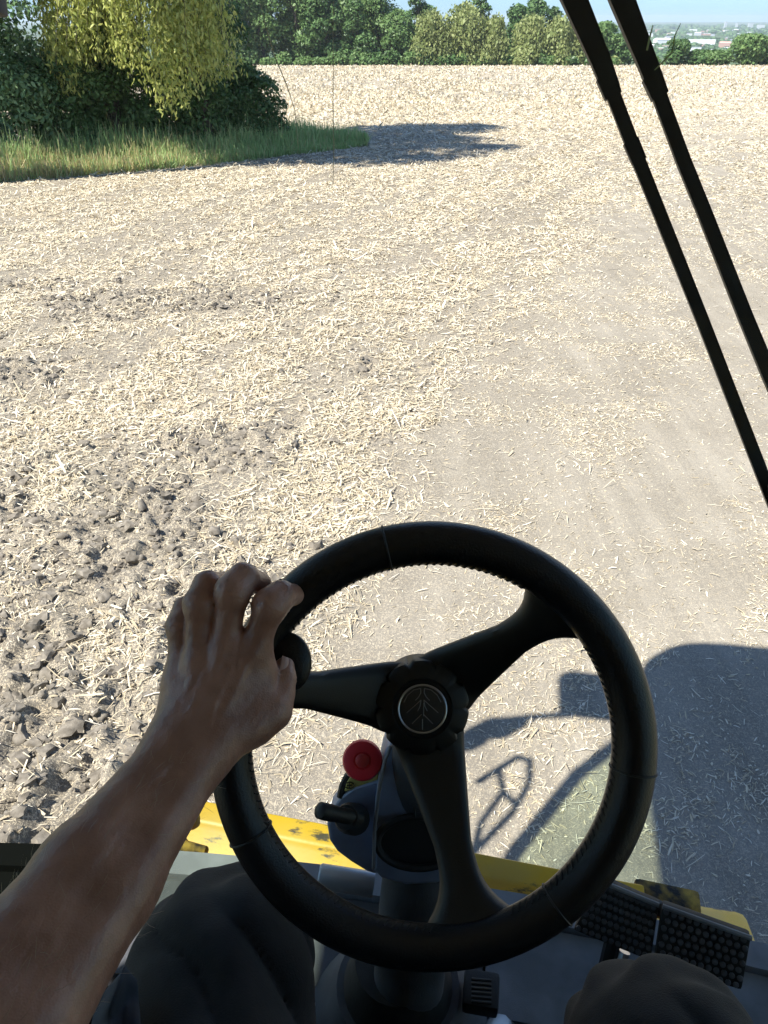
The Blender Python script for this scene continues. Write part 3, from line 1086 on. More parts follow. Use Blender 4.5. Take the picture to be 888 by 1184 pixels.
ft(748, 26, 14, 263, 'leaf_mid', 'low hedge bush behind the right wiper arm', cat='bush', name='round_bush', leaves=1000, shape='dome', crown_lo=0.02)

for a_, w_, h_, y_, l_ in ((288, 60, 120, 276, 'tall mid-green tree at the back of the far wood, leftmost of the back row'), (328, 60, 128, 279, 'tall mid-green tree in the back row behind the bare-trunked tree'),
                           (362, 56, 126, 277, 'tall mid-green tree in the back row left of the dark tall tree'), (396, 58, 118, 280, 'tall mid-green tree in the back row between the two dark trees'),
                           (424, 54, 96, 283, 'mid-green tree at the right end of the back row of the far wood')):
    ft(a_, w_, h_, y_, 'leaf_mid', l_, leaves=3800, blobs=30, crown_lo=0.03)

for i in range(22):
    bx_ = 270 + i * 20.5 + random.uniform(-5, 5)
    ft(bx_, random.uniform(20, 30), random.uniform(9, 22), 257.5 + random.random(), random.choice(['leaf_mid', 'leaf_dark', 'leaf_mid']),
       'low undergrowth bush at the foot of the far wood', cat='bush', name='undergrowth_bush', leaves=650, shape='dome', crown_lo=0.0)

# the copse on the left, about thirty metres off
CG = 'trees and shrubs of the near copse'


def near(name, x, y, h, r, matk, label, cat, **kw):
    kw.setdefault('leaf', 0.15)
    kw.setdefault('aspect', 0.5)
    return tree(name, (x, y, float(ground_z(np.array(x), np.array(y)))), h, r, matk, label, cat, CG, **kw)


near('leafy_shrub', -13.0, 28.2, 7.0, 2.8, 'leaf_blue', 'blue-green leafy shrub filling the left edge of the view', 'shrub', leaves=40000, blobs=64, crown_lo=0.02, seed=1, shape='col')
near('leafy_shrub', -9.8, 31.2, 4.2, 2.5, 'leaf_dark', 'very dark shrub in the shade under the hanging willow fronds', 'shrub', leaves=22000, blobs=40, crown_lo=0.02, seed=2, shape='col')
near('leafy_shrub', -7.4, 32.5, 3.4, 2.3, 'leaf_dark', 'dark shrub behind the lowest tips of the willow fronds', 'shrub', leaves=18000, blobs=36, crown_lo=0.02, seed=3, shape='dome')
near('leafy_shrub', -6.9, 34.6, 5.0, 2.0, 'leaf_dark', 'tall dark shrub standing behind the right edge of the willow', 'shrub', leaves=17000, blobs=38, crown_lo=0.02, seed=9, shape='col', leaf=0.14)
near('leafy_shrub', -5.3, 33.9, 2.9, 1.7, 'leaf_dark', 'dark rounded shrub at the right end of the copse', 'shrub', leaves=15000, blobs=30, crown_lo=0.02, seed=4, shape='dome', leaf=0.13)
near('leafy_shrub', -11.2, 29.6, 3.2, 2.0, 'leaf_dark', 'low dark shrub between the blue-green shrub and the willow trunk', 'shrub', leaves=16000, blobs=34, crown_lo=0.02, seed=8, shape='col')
near('leafy_shrub', -16.5, 25.0, 6.0, 3.0, 'leaf_mid', 'tall shrub of the copse just outside the left edge', 'shrub', leaves=9000, blobs=30, crown_lo=0.02, seed=5)
near('tall_tree', -10.4, 34.6, 24, 3.6, 'leaf_blue', 'tall tree behind the willow whose crown is above the view', 'tree', leaves=7500, blobs=40, crown_lo=0.60, seed=6, leaf=0.35, trunk_r=0.35)
near('tall_tree', -12.0, 24.0, 26, 3.3, 'leaf_mid', 'tall tree at the left edge of the view casting the long shadow on the stubble', 'tree', leaves=6500, blobs=40, crown_lo=0.50, seed=7, leaf=0.35, trunk_r=0.3)

near('tall_tree', -6.4, 31.4, 15, 3.7, 'leaf_mid', 'tree at the right end of the copse whose crown is above the view', 'tree', leaves=7000, blobs=34, crown_lo=0.44, seed=10, leaf=0.3, trunk_r=0.16)
near('tall_tree', -7.6, 32.4, 16, 3.4, 'leaf_mid', 'tree among the dark shrubs behind the willow fronds, its crown above the view', 'tree', leaves=6500, blobs=32, crown_lo=0.48, seed=11, leaf=0.3, trunk_r=0.14)


def make_willow():
    g = np.random.default_rng(77)
    base = (-8.2, 30.4, float(ground_z(np.array(-8.2), np.array(30.4))))
    root = empty('willow_tree', base)
    tag(root, 'weeping willow with bright yellow-green hanging fronds at the copse edge', 'tree', CG)
    mb = MB()
    mb.tube([(-1.6, 0.6, -0.3), (-1.5, 0.5, 2), (-1.0, 0.3, 4.5), (-0.2, 0, 7.5), (0, 0, 9.5)], [0.34, 0.27, 0.22, 0.13, 0.05], 10)
    P, D, Ls = [], [], []
    TW = []
    for i in range(330):
        a = g.uniform(0, 2 * pi); r = 3.0 * math.sqrt(g.random())
        x0, y0 = r * cos(a) * 1.02 + 0.15, r * sin(a) * 0.75 - 0.7
        top = 8.6 - 0.28 * r ** 2 * 0.6 + g.uniform(-0.8, 0.5)
        # the skirt hangs lowest in two bunches
        low = 1.75 + 1.0 * vnoise(np.array(x0 * 0.9 + 5), np.array(y0 * 0.5), 91) * 2 - 1.15 * math.exp(-((x0 - 1.55) / 0.7) ** 2) - 0.55 * math.exp(-((x0 + 1.9) / 0.5) ** 2) + g.uniform(0, 1.5) * g.random()
        low = max(low, 0.75)
        n = int((top - low) * 24)
        if n < 8: continue
        t = np.linspace(0, 1, n)
        wx, wy = g.normal(0, 0.22), g.normal(0, 0.22)
        x = x0 + wx * t + 0.13 * np.sin(t * 7 + a); y = y0 + wy * t; z = top + (low - top) * t
        TW.append(np.stack([x, y, z], 1)[::6])
        p = np.stack([x, y, z], 1) + g.normal(0, 0.11, (n, 3))
        P.append(p)
        d = g.normal(0, 0.55, (n, 3)) + np.array([0, 0, -1.0])
        D.append(d / np.linalg.norm(d, axis=1)[:, None])
        Ls.append(g.uniform(0.10, 0.24, n))
    P, D, Ls = map(np.concatenate, (P, D, Ls))
    V, F = leaf_quads(P, D, unit(len(P), g), Ls, Ls * g.uniform(0.28, 0.5, len(P)))
    np_mesh('crown', V, F, M['willow'], root)
    for k in range(0, len(TW), 3):
        if len(TW[k]) >= 3:
            mb.tube(TW[k], 0.007, 3, caps=False)
    for k in range(9):
        a = 2 * pi * k / 9
        mb.tube([(-0.5, 0.1, 5.5), (0.9 * cos(a), 0.7 * sin(a) - 0.3, 7.2), (2.0 * cos(a), 1.5 * sin(a) - 0.6, 7.8)], [0.12, 0.07, 0.03], 6)
    mb.build('trunk', M['bark'], root)


make_willow()

# ------------------------------------------------------------------ the far town on the plain
M['white'] = mat('white_cladding', (0.75, 0.75, 0.74), 0.6)
M['greyb'] = mat('pale_grey_cladding', (0.46, 0.47, 0.48), 0.6)
M['pink'] = mat('pink_roof', (0.50, 0.30, 0.24), 0.8)
M['roofg'] = mat('grey_roof', (0.25, 0.25, 0.27), 0.7)
M['brickb'] = mat('pale_brick', (0.40, 0.30, 0.23), 0.8)
TG = 'buildings of the distant town'


def building(px, py, wpx, hpx, matk, label, name='town_building', pitched=True, roof='roofg', dep=0.6):
    r = ray(px, py)
    b = at_z(px, py, PLAIN_Z)
    y = b[1]
    mpp = abs(at_y(px + 1, py, y)[0] - at_y(px, py, y)[0])
    w = wpx * mpp
    hh = at_y(px, py - hpx, y)[2] - PLAIN_Z
    root = empty(name, (b[0], y, PLAIN_Z), random.uniform(-0.25, 0.25))
    d = w * dep
    MB().box((0, 0, hh * 0.5 - 1), (w, d, hh + 2)).build('wall', M[matk], root)
    if pitched:
        MB().prism([(-w * 0.51, -d * 0.52, hh + 0.05), (-w * 0.51, d * 0.52, hh + 0.05), (-w * 0.51, 0, hh * 1.35)], (w * 1.02, 0, 0)).build('roof', M[roof], root)
    else:
        MB().box((0, 0, hh + 0.5), (w * 1.01, d * 1.02, 1.0)).build('roof', M[roof], root)
    tag(root, label, 'building', TG)
    return root


building(808, 52, 34, 6, 'white', 'long white warehouse in the middle of the distant town', 'warehouse', False, 'white', 0.25)
building(765, 52, 18, 6, 'white', 'white gabled shed at the left of the distant town', 'warehouse', True, 'white')
building(837, 56, 12, 6, 'pink', 'pinkish building left of the lone round-headed tree', 'town_building', True, 'pink')
building(802, 60, 14, 5, 'white', 'white building above the low bushes, below the long warehouse', 'town_building', False, 'greyb')
building(801, 38, 8, 4, 'white', 'white building standing out on the far side of the town', 'town_building', False, 'white')
building(867, 33, 5, 6, 'greyb', 'pale tower block far off near the right edge of the skyline', 'tower_block', False, 'greyb', 0.7)
building(838, 33, 2.4, 8, 'greyb', 'slim grey tower on the far skyline left of the tower block', 'tower_block', False, 'greyb', 1.0)
building(851, 33, 2.4, 6, 'greyb', 'short slim tower on the far skyline between two towers', 'tower_block', False, 'greyb', 1.0)
building(879, 33.5, 8, 5, 'greyb', 'broad grey block far off at the right edge of the skyline', 'tower_block', False, 'roofg', 0.6)
for i in range(66):
    px = 742 + 150 * random.random()
    py = 37 + 26 * random.random() ** 1.2
    if i > 52: px = 640 + 100 * random.random()
    k = random.choice(['white', 'white', 'greyb', 'brickb', 'pink'])
    building(px, py, random.uniform(2.5, 8.5), random.uniform(1.6, 3.2), k, 'tiny pale building among the hazy roofs of the distant town', 'town_building', random.random() < 0.5, random.choice(['roofg', 'white', 'greyb', 'brickb']))


def far_woods():
    n = 5200
    px = rng.uniform(560, 960, n); py = 31 + 36 * rng.random(n) ** 1.3
    P, S = [], []
    for a, b in zip(px, py):
        p = at_z(a, b, PLAIN_Z)
        if vnoise(np.array(p[0] / 160.0), np.array(p[1] / 420.0), 61) < 0.42: continue
        P.append(p); S.append(p[1] * 0.0021 * rng.uniform(0.6, 1.5))
    P, S = np.array(P), np.array(S)
    k = 9
    Q = np.repeat(P, k, 0); s = np.repeat(S, k)
    u = unit(len(Q)); u[:, 2] = np.abs(u[:, 2])
    Q = Q + u * s[:, None] * np.array([1.3, 1.3, 0.8])
    d = np.cross(u, unit(len(Q))); d /= np.linalg.norm(d, axis=1)[:, None]
    V, F = leaf_quads(Q, d, u, s * 1.5, s * 1.3)
    tag(np_mesh('distant_trees', V, F, M['leaf_dark']), 'hazy dark trees scattered between the roofs of the distant town', 'trees', kind='stuff')


far_woods()

# ------------------------------------------------------------------ the combine harvester
CH = empty('combine_harvester', (0, 0, 0), -YAW)
tag(CH, 'yellow combine harvester seen from its driving seat, with black wheel, console and pedals', 'combine harvester')

# --- steering wheel
ws = empty('steering_wheel', (0, 0, 0), 0, CH)
ALPHA = radians(0.5)
WD = 0.680
camR = np.array([1, 0, 0.0]); camU = np.array([0, SP, CP]); camF = np.array([0, CP, -SP])
wc = w2m(cam(500, 861, WD))
rot_m = lambda v: w2m(np.array(v, float))
e1 = rot_m(camR)
e2 = rot_m(camU * cos(ALPHA) + camF * sin(ALPHA))
en = rot_m(-camF * cos(ALPHA) + camU * sin(ALPHA))       # towards the driver
WR, WT = 0.1785, 0.0192


HUBOFF = e1 * -0.005 + e2 * 0.0125


def wp(r, ang, h=0.0):
    a = radians(ang)
    return wc + e1 * (r * cos(a)) + e2 * (r * sin(a)) + en * h


def rim_mesh():
    seg, m = 180, 28
    v, f = [], []
    for i in range(seg):
        a = 2 * pi * i / seg
        rad = e1 * cos(a) + e2 * sin(a)
        for k in range(m):
            b = 2 * pi * k / m
            # grips swell a little between the seams
            s = 1 + 0.02 * cos(3 * a + 0.4)
            v.append(wc + rad * (WR + WT * s * cos(b)) + en * (WT * 1.06 * s * sin(b)))
    for i in range(seg):
        j = (i + 1) % seg
        for k in range(m):
            l = (k + 1) % m
            f.append((i * m + k, j * m + k, j * m + l, i * m + l))
    return MB().add(v, f)


rim_mesh().build('rim', M['leather'], ws, 180)
# seams across the leather and the laced stitching on the inside of the rim
for ang in (103, 206, -7, -52):
    mb = MB()
    pts = []
    for k in range(28):
        b = 2 * pi * k / 28
        rad = e1 * cos(radians(ang)) + e2 * sin(radians(ang))
        s = 1.015 + 0.02 * cos(3 * radians(ang) + 0.4)
        pts.append(wc + rad * (WR + WT * s * cos(b)) + en * (WT * 1.06 * s * sin(b)))
    mb.tube(pts, 0.0011, 6, closed=True)
    mb.build('seam', M['dark'], ws)
nst = 150
arcs = [MB(), MB(), MB()]
for i in range(nst):
    a = 360.0 * i / nst
    mb = arcs[0 if 46 < a <= 163 else 1 if 163 < a <= 282 else 2]
    sgap = min(abs((a - s + 180) % 360 - 180) for s in (46, 163, 282))
    if sgap < 13: continue
    r0 = WR - WT * 1.0
    p0 = wp(r0 + 0.0016, a, 0.0085); p1 = wp(r0 + 0.0002, a + 0.7, 0.0042); p2 = wp(r0 + 0.0006, a + 1.6, -0.002)
    mb.tube([p0, p1, p2], [0.0007, 0.0011, 0.0007], 6)
for mb in arcs:
    mb.build('stitching', M['thread'], ws)

mb = MB()
bm = bmesh.new()
bmesh.ops.create_uvsphere(bm, u_segments=36, v_segments=20, radius=1.0)
tc_ = w2m(cam(331, 766, 0.676))
for v_ in bm.verts:
    q_ = tc_ + e1 * (v_.co.x * 0.0225) + e2 * (v_.co.y * 0.027) + en * (v_.co.z * 0.009)
    v_.co = Vector(q_)
mb.from_bm(bm).build('thumb_rest', M['leather'], ws, 180)
HUBH = -0.104     # the hub lies behind the rim plane


def spoke(ang, lean=0.0):
    n = 26
    v, f = [], []
    ca = radians(ang)
    rad = e1 * cos(ca) + e2 * sin(ca); tan_ = -e1 * sin(ca) + e2 * cos(ca)
    prof_n = 12
    for i in range(n):
        t = i / (n - 1)
        r = 0.022 + (WR - 0.012 - 0.022) * t
        if r < 0.15:
            w = 0.037 + (0.0180 - 0.037) * min(1, max(0, (r - 0.03) / 0.085))
            w = max(w, 0.0180)
        if r > 0.122:
            q = (r - 0.122) / (WR - 0.012 - 0.122)
            w = 0.0180 + 0.028 * q ** 2.8
        h = HUBH + 0.010 + (-HUBH - 0.010) * (max(0, (r - 0.045)) / (WR - 0.045)) ** 1.15
        th = 0.011 + 0.004 * t
        c = wc + rad * r + en * h + HUBOFF * (1 - t) ** 1.2
        # flat face with rounded shoulders
        pr = [(-1, -0.2), (-0.97, 0.35), (-0.86, 0.75), (-0.6, 0.93), (-0.25, 1.0), (0.25, 1.0), (0.6, 0.93), (0.86, 0.75), (0.97, 0.35), (1, -0.2), (0.8, -1), (-0.8, -1)]
        for (a, b) in pr:
            v.append(c + tan_ * (a * w) + en * (b * th))
    for i in range(n - 1):
        for k in range(prof_n):
            l = (k + 1) % prof_n
            f.append((i * prof_n + k, i * prof_n + l, (i + 1) * prof_n + l, (i + 1) * prof_n + k))
    f.append(tuple(range(prof_n))); f.append(tuple((n - 1) * prof_n + k for k in range(prof_n)))
    return MB().add(v, f).build('spoke', M['spoke'], ws, 50)


for ang in (46, 163, 282):
    spoke(ang)
hubc = wc + en * (HUBH + 0.009) + HUBOFF
mb = MB()
# scalloped hub cap
seg = 96
prof = [(0.046, -0.030), (0.0475, 0.006), (0.0465, 0.0135), (0.043, 0.0165), (0.030, 0.0185), (0.0285, 0.0165), (0.0, 0.0165)]
v, f = [], []
for (r, h) in prof:
    for k in range(seg):
        a = 2 * pi * k / seg
        sc = 1 - (0.085 * max(0, cos(10 * a)) ** 6 if r > 0.042 and h > 0 else 0)
        v.append(hubc + (e1 * cos(a) + e2 * sin(a)) * (r * sc) + en * h)
for i in range(len(prof) - 1):
    for k in range(seg):
        l = (k + 1) % seg
        f.append((i * seg + k, i * seg + l, (i + 1) * seg + l, (i + 1) * seg + k))
mb.add(v, f)
mb.build('hub', M['spoke'], ws, 40)
mb = MB()
hb = hubc + en * 0.0166
mb.lathe([(0.0235, 0.0), (0.0235, 0.0012), (0.0222, 0.0016), (0.0, 0.0016)], hb, en, 48, e2)
mb.build('badge', M['badge'], ws, 40)
mb = MB()
pts = [hb + (e1 * cos(2 * pi * k / 64) + e2 * sin(2 * pi * k / 64)) * 0.0235 + en * 0.0014 for k in range(64)]
mb.tube(pts, 0.0011, 8, closed=True)
mb.build('badge_ring', M['metal'], ws)


def bp(x, y):
    return hb + e1 * (x * 0.0235) + e2 * (y * 0.0235) + en * 0.0019


mb = MB()
def leafline(pts, r=0.00042):
    mb.tube([bp(*p) for p in pts], r, 6)
# a leaf emblem: a stem with paired veins inside a leaf outline
leafline([(0, -0.86), (0, -0.42)]); leafline([(0.05, -0.3), (0.05, 0.25)], 0.0003)
for s in (-1, 1):
    leafline([(s * 0.08, 0.86), (s * 0.36, 0.80), (s * 0.62, 0.58), (s * 0.78, 0.28)])
    leafline([(s * 0.08, 0.86), (s * 0.07, 0.68), (s * 0.16, 0.50), (s * 0.30, 0.36)])
    leafline([(s * 0.06, 0.38), (s * 0.30, 0.16), (s * 0.66, -0.16)])
    leafline([(s * 0.06, 0.38), (s * 0.10, 0.12), (s * 0.20, -0.08)])
    leafline([(s * 0.04, -0.22), (s * 0.22, -0.40), (s * 0.44, -0.62)])
mb.build('emblem', M['badge_line'], ws)

# --- steering column with its pod, lever and button
sc_ = empty('steering_column', (0, 0, 0), 0, CH)
cF = rot_m(camF)
cU = rot_m(camU)
cR = rot_m(camR)
mb = MB()
mb.tube([cm(489, 840, 0.80), cm(489, 880, 0.865), cm(486, 960, 0.945), cm(481, 1040, 0.975), cm(474, 1120, 1.04), cm(470, 1160, 1.10)],
        [0.030, 0.036, 0.040, 0.046, 0.048, 0.05], 28, aspect=0.85, up=cF)
mb.build('column_tube', M['darkgrey'], sc_, 60)
# main pod face
podp = [(452, 858), (446, 868), (440, 890), (434, 930), (431, 970), (432, 1006), (440, 1016), (470, 1024), (505, 1022), (532, 1010), (540, 985), (538, 940), (530, 900), (516, 868), (500, 862), (478, 884), (462, 868)]
mb = MB()
mb.prism([cm(a, b, 0.845 + (b - 860) * 0.0004) for a, b in podp], cF * 0.085, 0.006, 3)
mb.build('pod', M['shroud'], sc_, 40)
wing = [(442, 902), (428, 906), (410, 911), (394, 922), (382, 938), (378, 954), (381, 972), (390, 985), (406, 997), (424, 1008), (436, 1012), (437, 960)]
mb = MB()
mb.prism([cm(a, b, 0.868 + (b - 860) * 0.00042) for a, b in wing], cF * 0.05, 0.005, 3)
mb.build('switch_housing', M['shroud'], sc_, 40)
# tray recess (a dark cup with a lip)
mb = MB()
tp = [cm(484 + 48 * cos(t), 974 + 30 * sin(t), 0.872) for t in np.linspace(0, 2 * pi, 40, endpoint=False)]
mb.tube(tp, 0.0045, 8, closed=True)
mb.prism([cm(484 + 46 * cos(t), 974 + 28 * sin(t), 0.878) for t in np.linspace(0, 2 * pi, 40, endpoint=False)], cF * 0.03)
mb.build('tray', M['dark'], sc_, 40)
mb = MB()
mb.tube([cm(452, 862, 0.842), cm(445, 880, 0.842), cm(438, 915, 0.850), cm(433, 960, 0.862), cm(432, 1004, 0.876)], 0.0022, 8)
mb.build('edge_trim', M['grey'], sc_)
mb = MB()
mb.tube([cm(477, 905, 0.862), cm(480, 945, 0.868)], 0.001, 5)
mb.build('seam_line', M['dark'], sc_)
# stalk
mb = MB()
mb.tube([cm(410, 947, 0.885), cm(404, 946, 0.86), cm(400, 945, 0.842)], [0.018, 0.017, 0.013], 18)
mb.tube([cm(414, 946, 0.855), cm(392, 942, 0.832), cm(376, 938.5, 0.818), cm(370, 937, 0.813), cm(367, 936, 0.811)], [0.0085, 0.0085, 0.0092, 0.0088, 0.004], 16)
mb.build('stalk_switch', M['dark'], sc_, 50)
# red button on its yellow ring
rb = cm(419, 879, 0.855)
mb = MB()
mb.lathe([(0.0205, -0.014), (0.0222, -0.009), (0.0222, 0.000), (0.0205, 0.0045), (0.0165, 0.0062), (0.0095, 0.0064), (0.0090, 0.0050), (0.0078, 0.0050)], rb, -cF + cU * 0.25, 40)
rbo = mb.build('red_button', M['red'], sc_, 40)
mb = MB()
mb.lathe([(0.0074, 0.003), (0.0074, 0.0082), (0.0062, 0.0092), (0.0, 0.0094)], rb, -cF + cU * 0.25, 28)
mb.build('button_cap', M['red2'], sc_, 40)
mb = MB()
mb.lathe([(0.016, -0.05), (0.016, -0.012)], rb, -cF + cU * 0.25, 28)
mb.build('button_neck', M['dark'], sc_, 40)
mb = MB()
lb = [(398, 916), (401, 905), (409, 893), (420, 888), (437, 890), (437, 908), (415, 911)]
mb.prism([cm(a, b, 0.892) for a, b in lb], cF * 0.03, 0.002)
mb.build('sticker_block', M['tape'], sc_, 40)
mb = MB()
mb.tube([cm(404 + 5.5 * cos(t), 908 + 3.6 * sin(t), 0.8905) for t in np.linspace(0, 2 * pi, 20, endpoint=False)], 0.0006, 5, closed=True)
mb.tube([cm(401, 908, 0.8905), cm(407, 908, 0.8905)], 0.0006, 5)
mb.tube([cm(404, 905, 0.8905), cm(404, 911, 0.8905)], 0.0006, 5)
mb.build('sticker_sign', M['ink'], sc_)
mb = MB()
mb.tube([cm(403, 896, 0.90), cm(397, 908, 0.90), cm(394, 922, 0.90)], 0.005, 8)
mb.build('cable', M['dark'], sc_)
# horizontal grip below the pod
mb = MB()
ga, gb = cm(368, 1013, 1.0), cm(432, 1023, 1.0)
mb.tube([ga, ga + (gb - ga) * 0.04, gb], [0.014, 0.0165, 0.0165], 14, aspect=0.85, up=cF)
mb.build('tilt_lever', M['lightgrey'], sc_, 40)

# --- cab shell (machine frame)
FZ = 1.98                                   # floor
HW = 1.10                                   # half width of the glasshouse
R_ = lambda ax, d: Matrix.Rotation(radians(d), 3, ax)
cabp = []
mb = MB()
fl_ = [(x, 0.765 - 0.085 * x * x - 0.005, FZ - 0.01) for x in np.linspace(-HW, HW, 21)] + [(HW, -0.79, FZ - 0.01), (-HW, -0.79, FZ - 0.01)]
mb.prism(fl_, (0, 0, -0.08))
mb.build('floor', M['mattblack'], CH)
mb = MB()
mb.box((0, -0.79, 2.55), (2 * HW, 0.05, 1.06), None, 0.01)
mb.box((0, -0.79, 3.63), (2 * HW, 0.05, 0.12), None, 0.01)
mb.build('rear_wall', M['darkgrey'], CH)
for s in (-1, 1):
    mb = MB()
    mb.box((s * HW, -0.02, 2.84), (0.05, 0.10, 1.62), None, 0.01)
    mb.box((s * HW, -0.74, 2.84), (0.05, 0.08, 1.62), None, 0.01)
    mb.box((s * HW, -0.385, 2.21), (0.048, 0.63, 0.40), None, 0.01)
    mb.box((s * HW, 0.37, 2.08), (0.05, 0.56, 0.14), None, 0.01)
    mb.build('side_panel', M['darkgrey'], CH)
    mb = MB()
    mb.tube([(s * HW, 0.66, FZ - 0.05), (s * (HW + 0.01), 1.06, 2.42), (s * (HW + 0.02), 1.28, 3.0), (s * HW, 1.38, 3.68)], 0.026, rect=True, up=(0, 1, 0))
    mb.build('pillar', M['wiper'], CH)
    mb = MB()
    mb.prism([(s * (HW - 0.01), 0.10, 2.17), (s * (HW - 0.01), 0.82, 2.17), (s * (HW - 0.01), 1.03, 2.42), (s * (HW - 0.01), 1.25, 3.0), (s * (HW - 0.01), 1.35, 3.66), (s * (HW - 0.01), 0.10, 3.66)], (s * 0.005, 0, 0))
    mb.build('side_window', M['glass_green'], CH)
    mb = MB()
    mb.prism([(s * (HW - 0.01), -0.70, 2.40), (s * (HW - 0.01), -0.075, 2.40), (s * (HW - 0.01), -0.075, 3.66), (s * (HW - 0.01), -0.70, 3.66)], (s * 0.005, 0, 0))
    mb.build('side_window', M['glass_green'], CH)
mb = MB()
rp = []
for a in np.linspace(0, 2 * pi, 48, endpoint=False):
    q = 0.30
    c, s = cos(a), sin(a)
    rp.append((1.15 * math.copysign(abs(c) ** q, c), 0.60 + 1.46 * math.copysign(abs(s) ** q, s), 3.70))
mb.prism(rp, (0, 0, 0.22), 0.03)
mb.build('roof', M['roofmat'], CH, 40)
mb = MB()
mb.box((0, 0.2, 3.685), (2 * HW, 1.9, 0.02))
mb.build('roof_lining', M['lining'], CH)
# windscreen: leans forward towards the roof
WB, WTOP = np.array([0, 0.80, 2.03]), np.array([0, 1.32, 3.68])
mb = MB()
gv, gf = [], []
for i, x in enumerate(np.linspace(-HW + 0.05, HW - 0.05, 33)):
    c_ = -0.085 * x * x
    for d_ in (0.0, 0.005):
        gv += [(x, WB[1] + c_ + d_ - 0.022, 1.985), (x, WTOP[1] + c_ + d_, WTOP[2])]
for i in range(32):
    a, b = i * 4, i * 4 + 4
    gf += [(a, b, b + 1, a + 1), (a + 3, b + 3, b + 2, a + 2), (a, a + 2, b + 2, b), (a + 1, b + 1, b + 3, a + 3)]
gf += [(0, 1, 3, 2), (128, 130, 131, 129)]
mb.add(gv, gf)
mb.build('windscreen', M['glass'], CH)
wsd = (WTOP - WB) / np.linalg.norm(WTOP - WB)
wsn = np.array([0, wsd[2], -wsd[1]])         # outwards


def on_glass(px, py, off=0.03):
    o = w2m(np.array([0, 0, H])); r = w2m(ray(px, py))
    p0 = WB + wsn * off
    t = ((p0 - o) @ wsn) / (r @ wsn)
    return o + r * t


# front sill under the windscreen and the ledge by the driver's feet
def sill_y(x):
    return 0.765 - 0.085 * x * x


def swept(x0, x1, dy, z, hw, hh, m_, name):
    mb = MB()
    xs = np.linspace(x0, x1, 25)
    mb.tube([(x, sill_y(x) + dy, z) for x in xs], hw, rect=True, up=(0, 0, 1), aspect=hh / hw)
    return mb.build(name, M[m_], CH)


swept(-0.60, HW, 0.0, 2.012, 0.022, 0.020, 'grey', 'front_sill')
swept(-HW, -0.603, 0.0, 2.010, 0.022, 0.020, 'mattblack', 'front_sill')
swept(-HW, -0.653, -0.105, 1.990, 0.080, 0.024, 'mattblack', 'dash_ledge')
swept(-0.65, 0.05, -0.105, 1.990, 0.080, 0.024, 'darkgrey', 'dash_ledge')
swept(0.055, HW, -0.10, 1.992, 0.075, 0.026, 'midgrey', 'dash_ledge')
# moulded console round the column foot
cb = w2m(np.array([0.02, 0.56, FZ]))
mb = MB()
mb.tube([(cb[0], cb[1], FZ - 0.02), (cb[0], cb[1], FZ + 0.05), (cb[0], cb[1], FZ + 0.13), (cb[0], cb[1], FZ + 0.155)], [0.15, 0.135, 0.10, 0.088], 36, aspect=1.0, up=(1, 0, 0))
mb.build('console_base', M['darkgrey'], CH, 50)
mb = MB()
for s, m_ in ((-1, 'grey'), (1, 'darkgrey')):
    mb.tube([(cb[0] + s * 0.165, cb[1] + 0.05, FZ), (cb[0] + s * 0.14, cb[1] - 0.02, FZ + 0.06), (cb[0] + s * 0.11, cb[1] - 0.12, FZ + 0.04), (cb[0] + s * 0.09, cb[1] - 0.25, FZ)], [0.022, 0.026, 0.026, 0.02], 14)
mb.build('console_rib', M['lightgrey'], CH, 60)
mb = MB()
mb.tube([(cb[0], cb[1], FZ + 0.10), (cb[0], cb[1], FZ + 0.13), (cb[0], cb[1], FZ + 0.16), (cb[0], cb[1], FZ + 0.19), (cb[0], cb[1], FZ + 0.22)], [0.085, 0.077, 0.078, 0.068, 0.06], 30)
mb.build('rubber_boot', M['rubber'], CH, 40)
mb = MB()
for k in range(6):
    a = cm(545, 1132 + k * 5.2, 1.06); b = cm(568, 1134 + k * 5.2, 1.06)
    mb.tube([a, b], 0.0022, 8)
mb.box(cm(556, 1148, 1.085), (0.05, 0.05, 0.03), None, 0.006)
mb.build('ribbed_switch', M['dark'], CH, 40)

# --- two broad brake pedals
def pedal(quad, name='pedal'):
    p = [np.array(q) for q in quad]
    root = MB()
    n = np.cross(p[1] - p[0], p[3] - p[0]); n /= np.linalg.norm(n)
    if n @ cF > 0: n = -n
    root.prism(p, -n * 0.022, 0.005, 2)
    o = root.build(name, M['rubber'], CH, 40)
    mb = MB()
    nu, nv = 11, 7
    for i in range(nu):
        for j in range(nv):
            u, w = (i + 0.6 + 0.35 * (j % 2)) / (nu + 0.5), (j + 0.6) / (nv + 0.2)
            c = (p[0] * (1 - u) + p[1] * u) * (1 - w) + (p[3] * (1 - u) + p[2] * u) * w
            mb.lathe([(0.0042, -0.002), (0.0038, 0.0022), (0.0025, 0.003)], c, n, 8)
    mb.build('grip_studs', M['darkgrey'], o, 40)
    mb = MB()
    mb.tube([p[0] + n * 0.002, p[1] + n * 0.002], 0.0035, 8)
    mb.build('worn_edge', M['midgrey'], o)
    c = sum(p) / 4 - n * 0.024
    mb = MB()
    mb.tube([c, c - n * 0.06 + np.array([0, 0, -0.05]), (c[0], c[1] - 0.02, FZ)], [0.013, 0.012, 0.014], 10)
    mb.build('pedal_arm', M['wiper'], o)
    return o


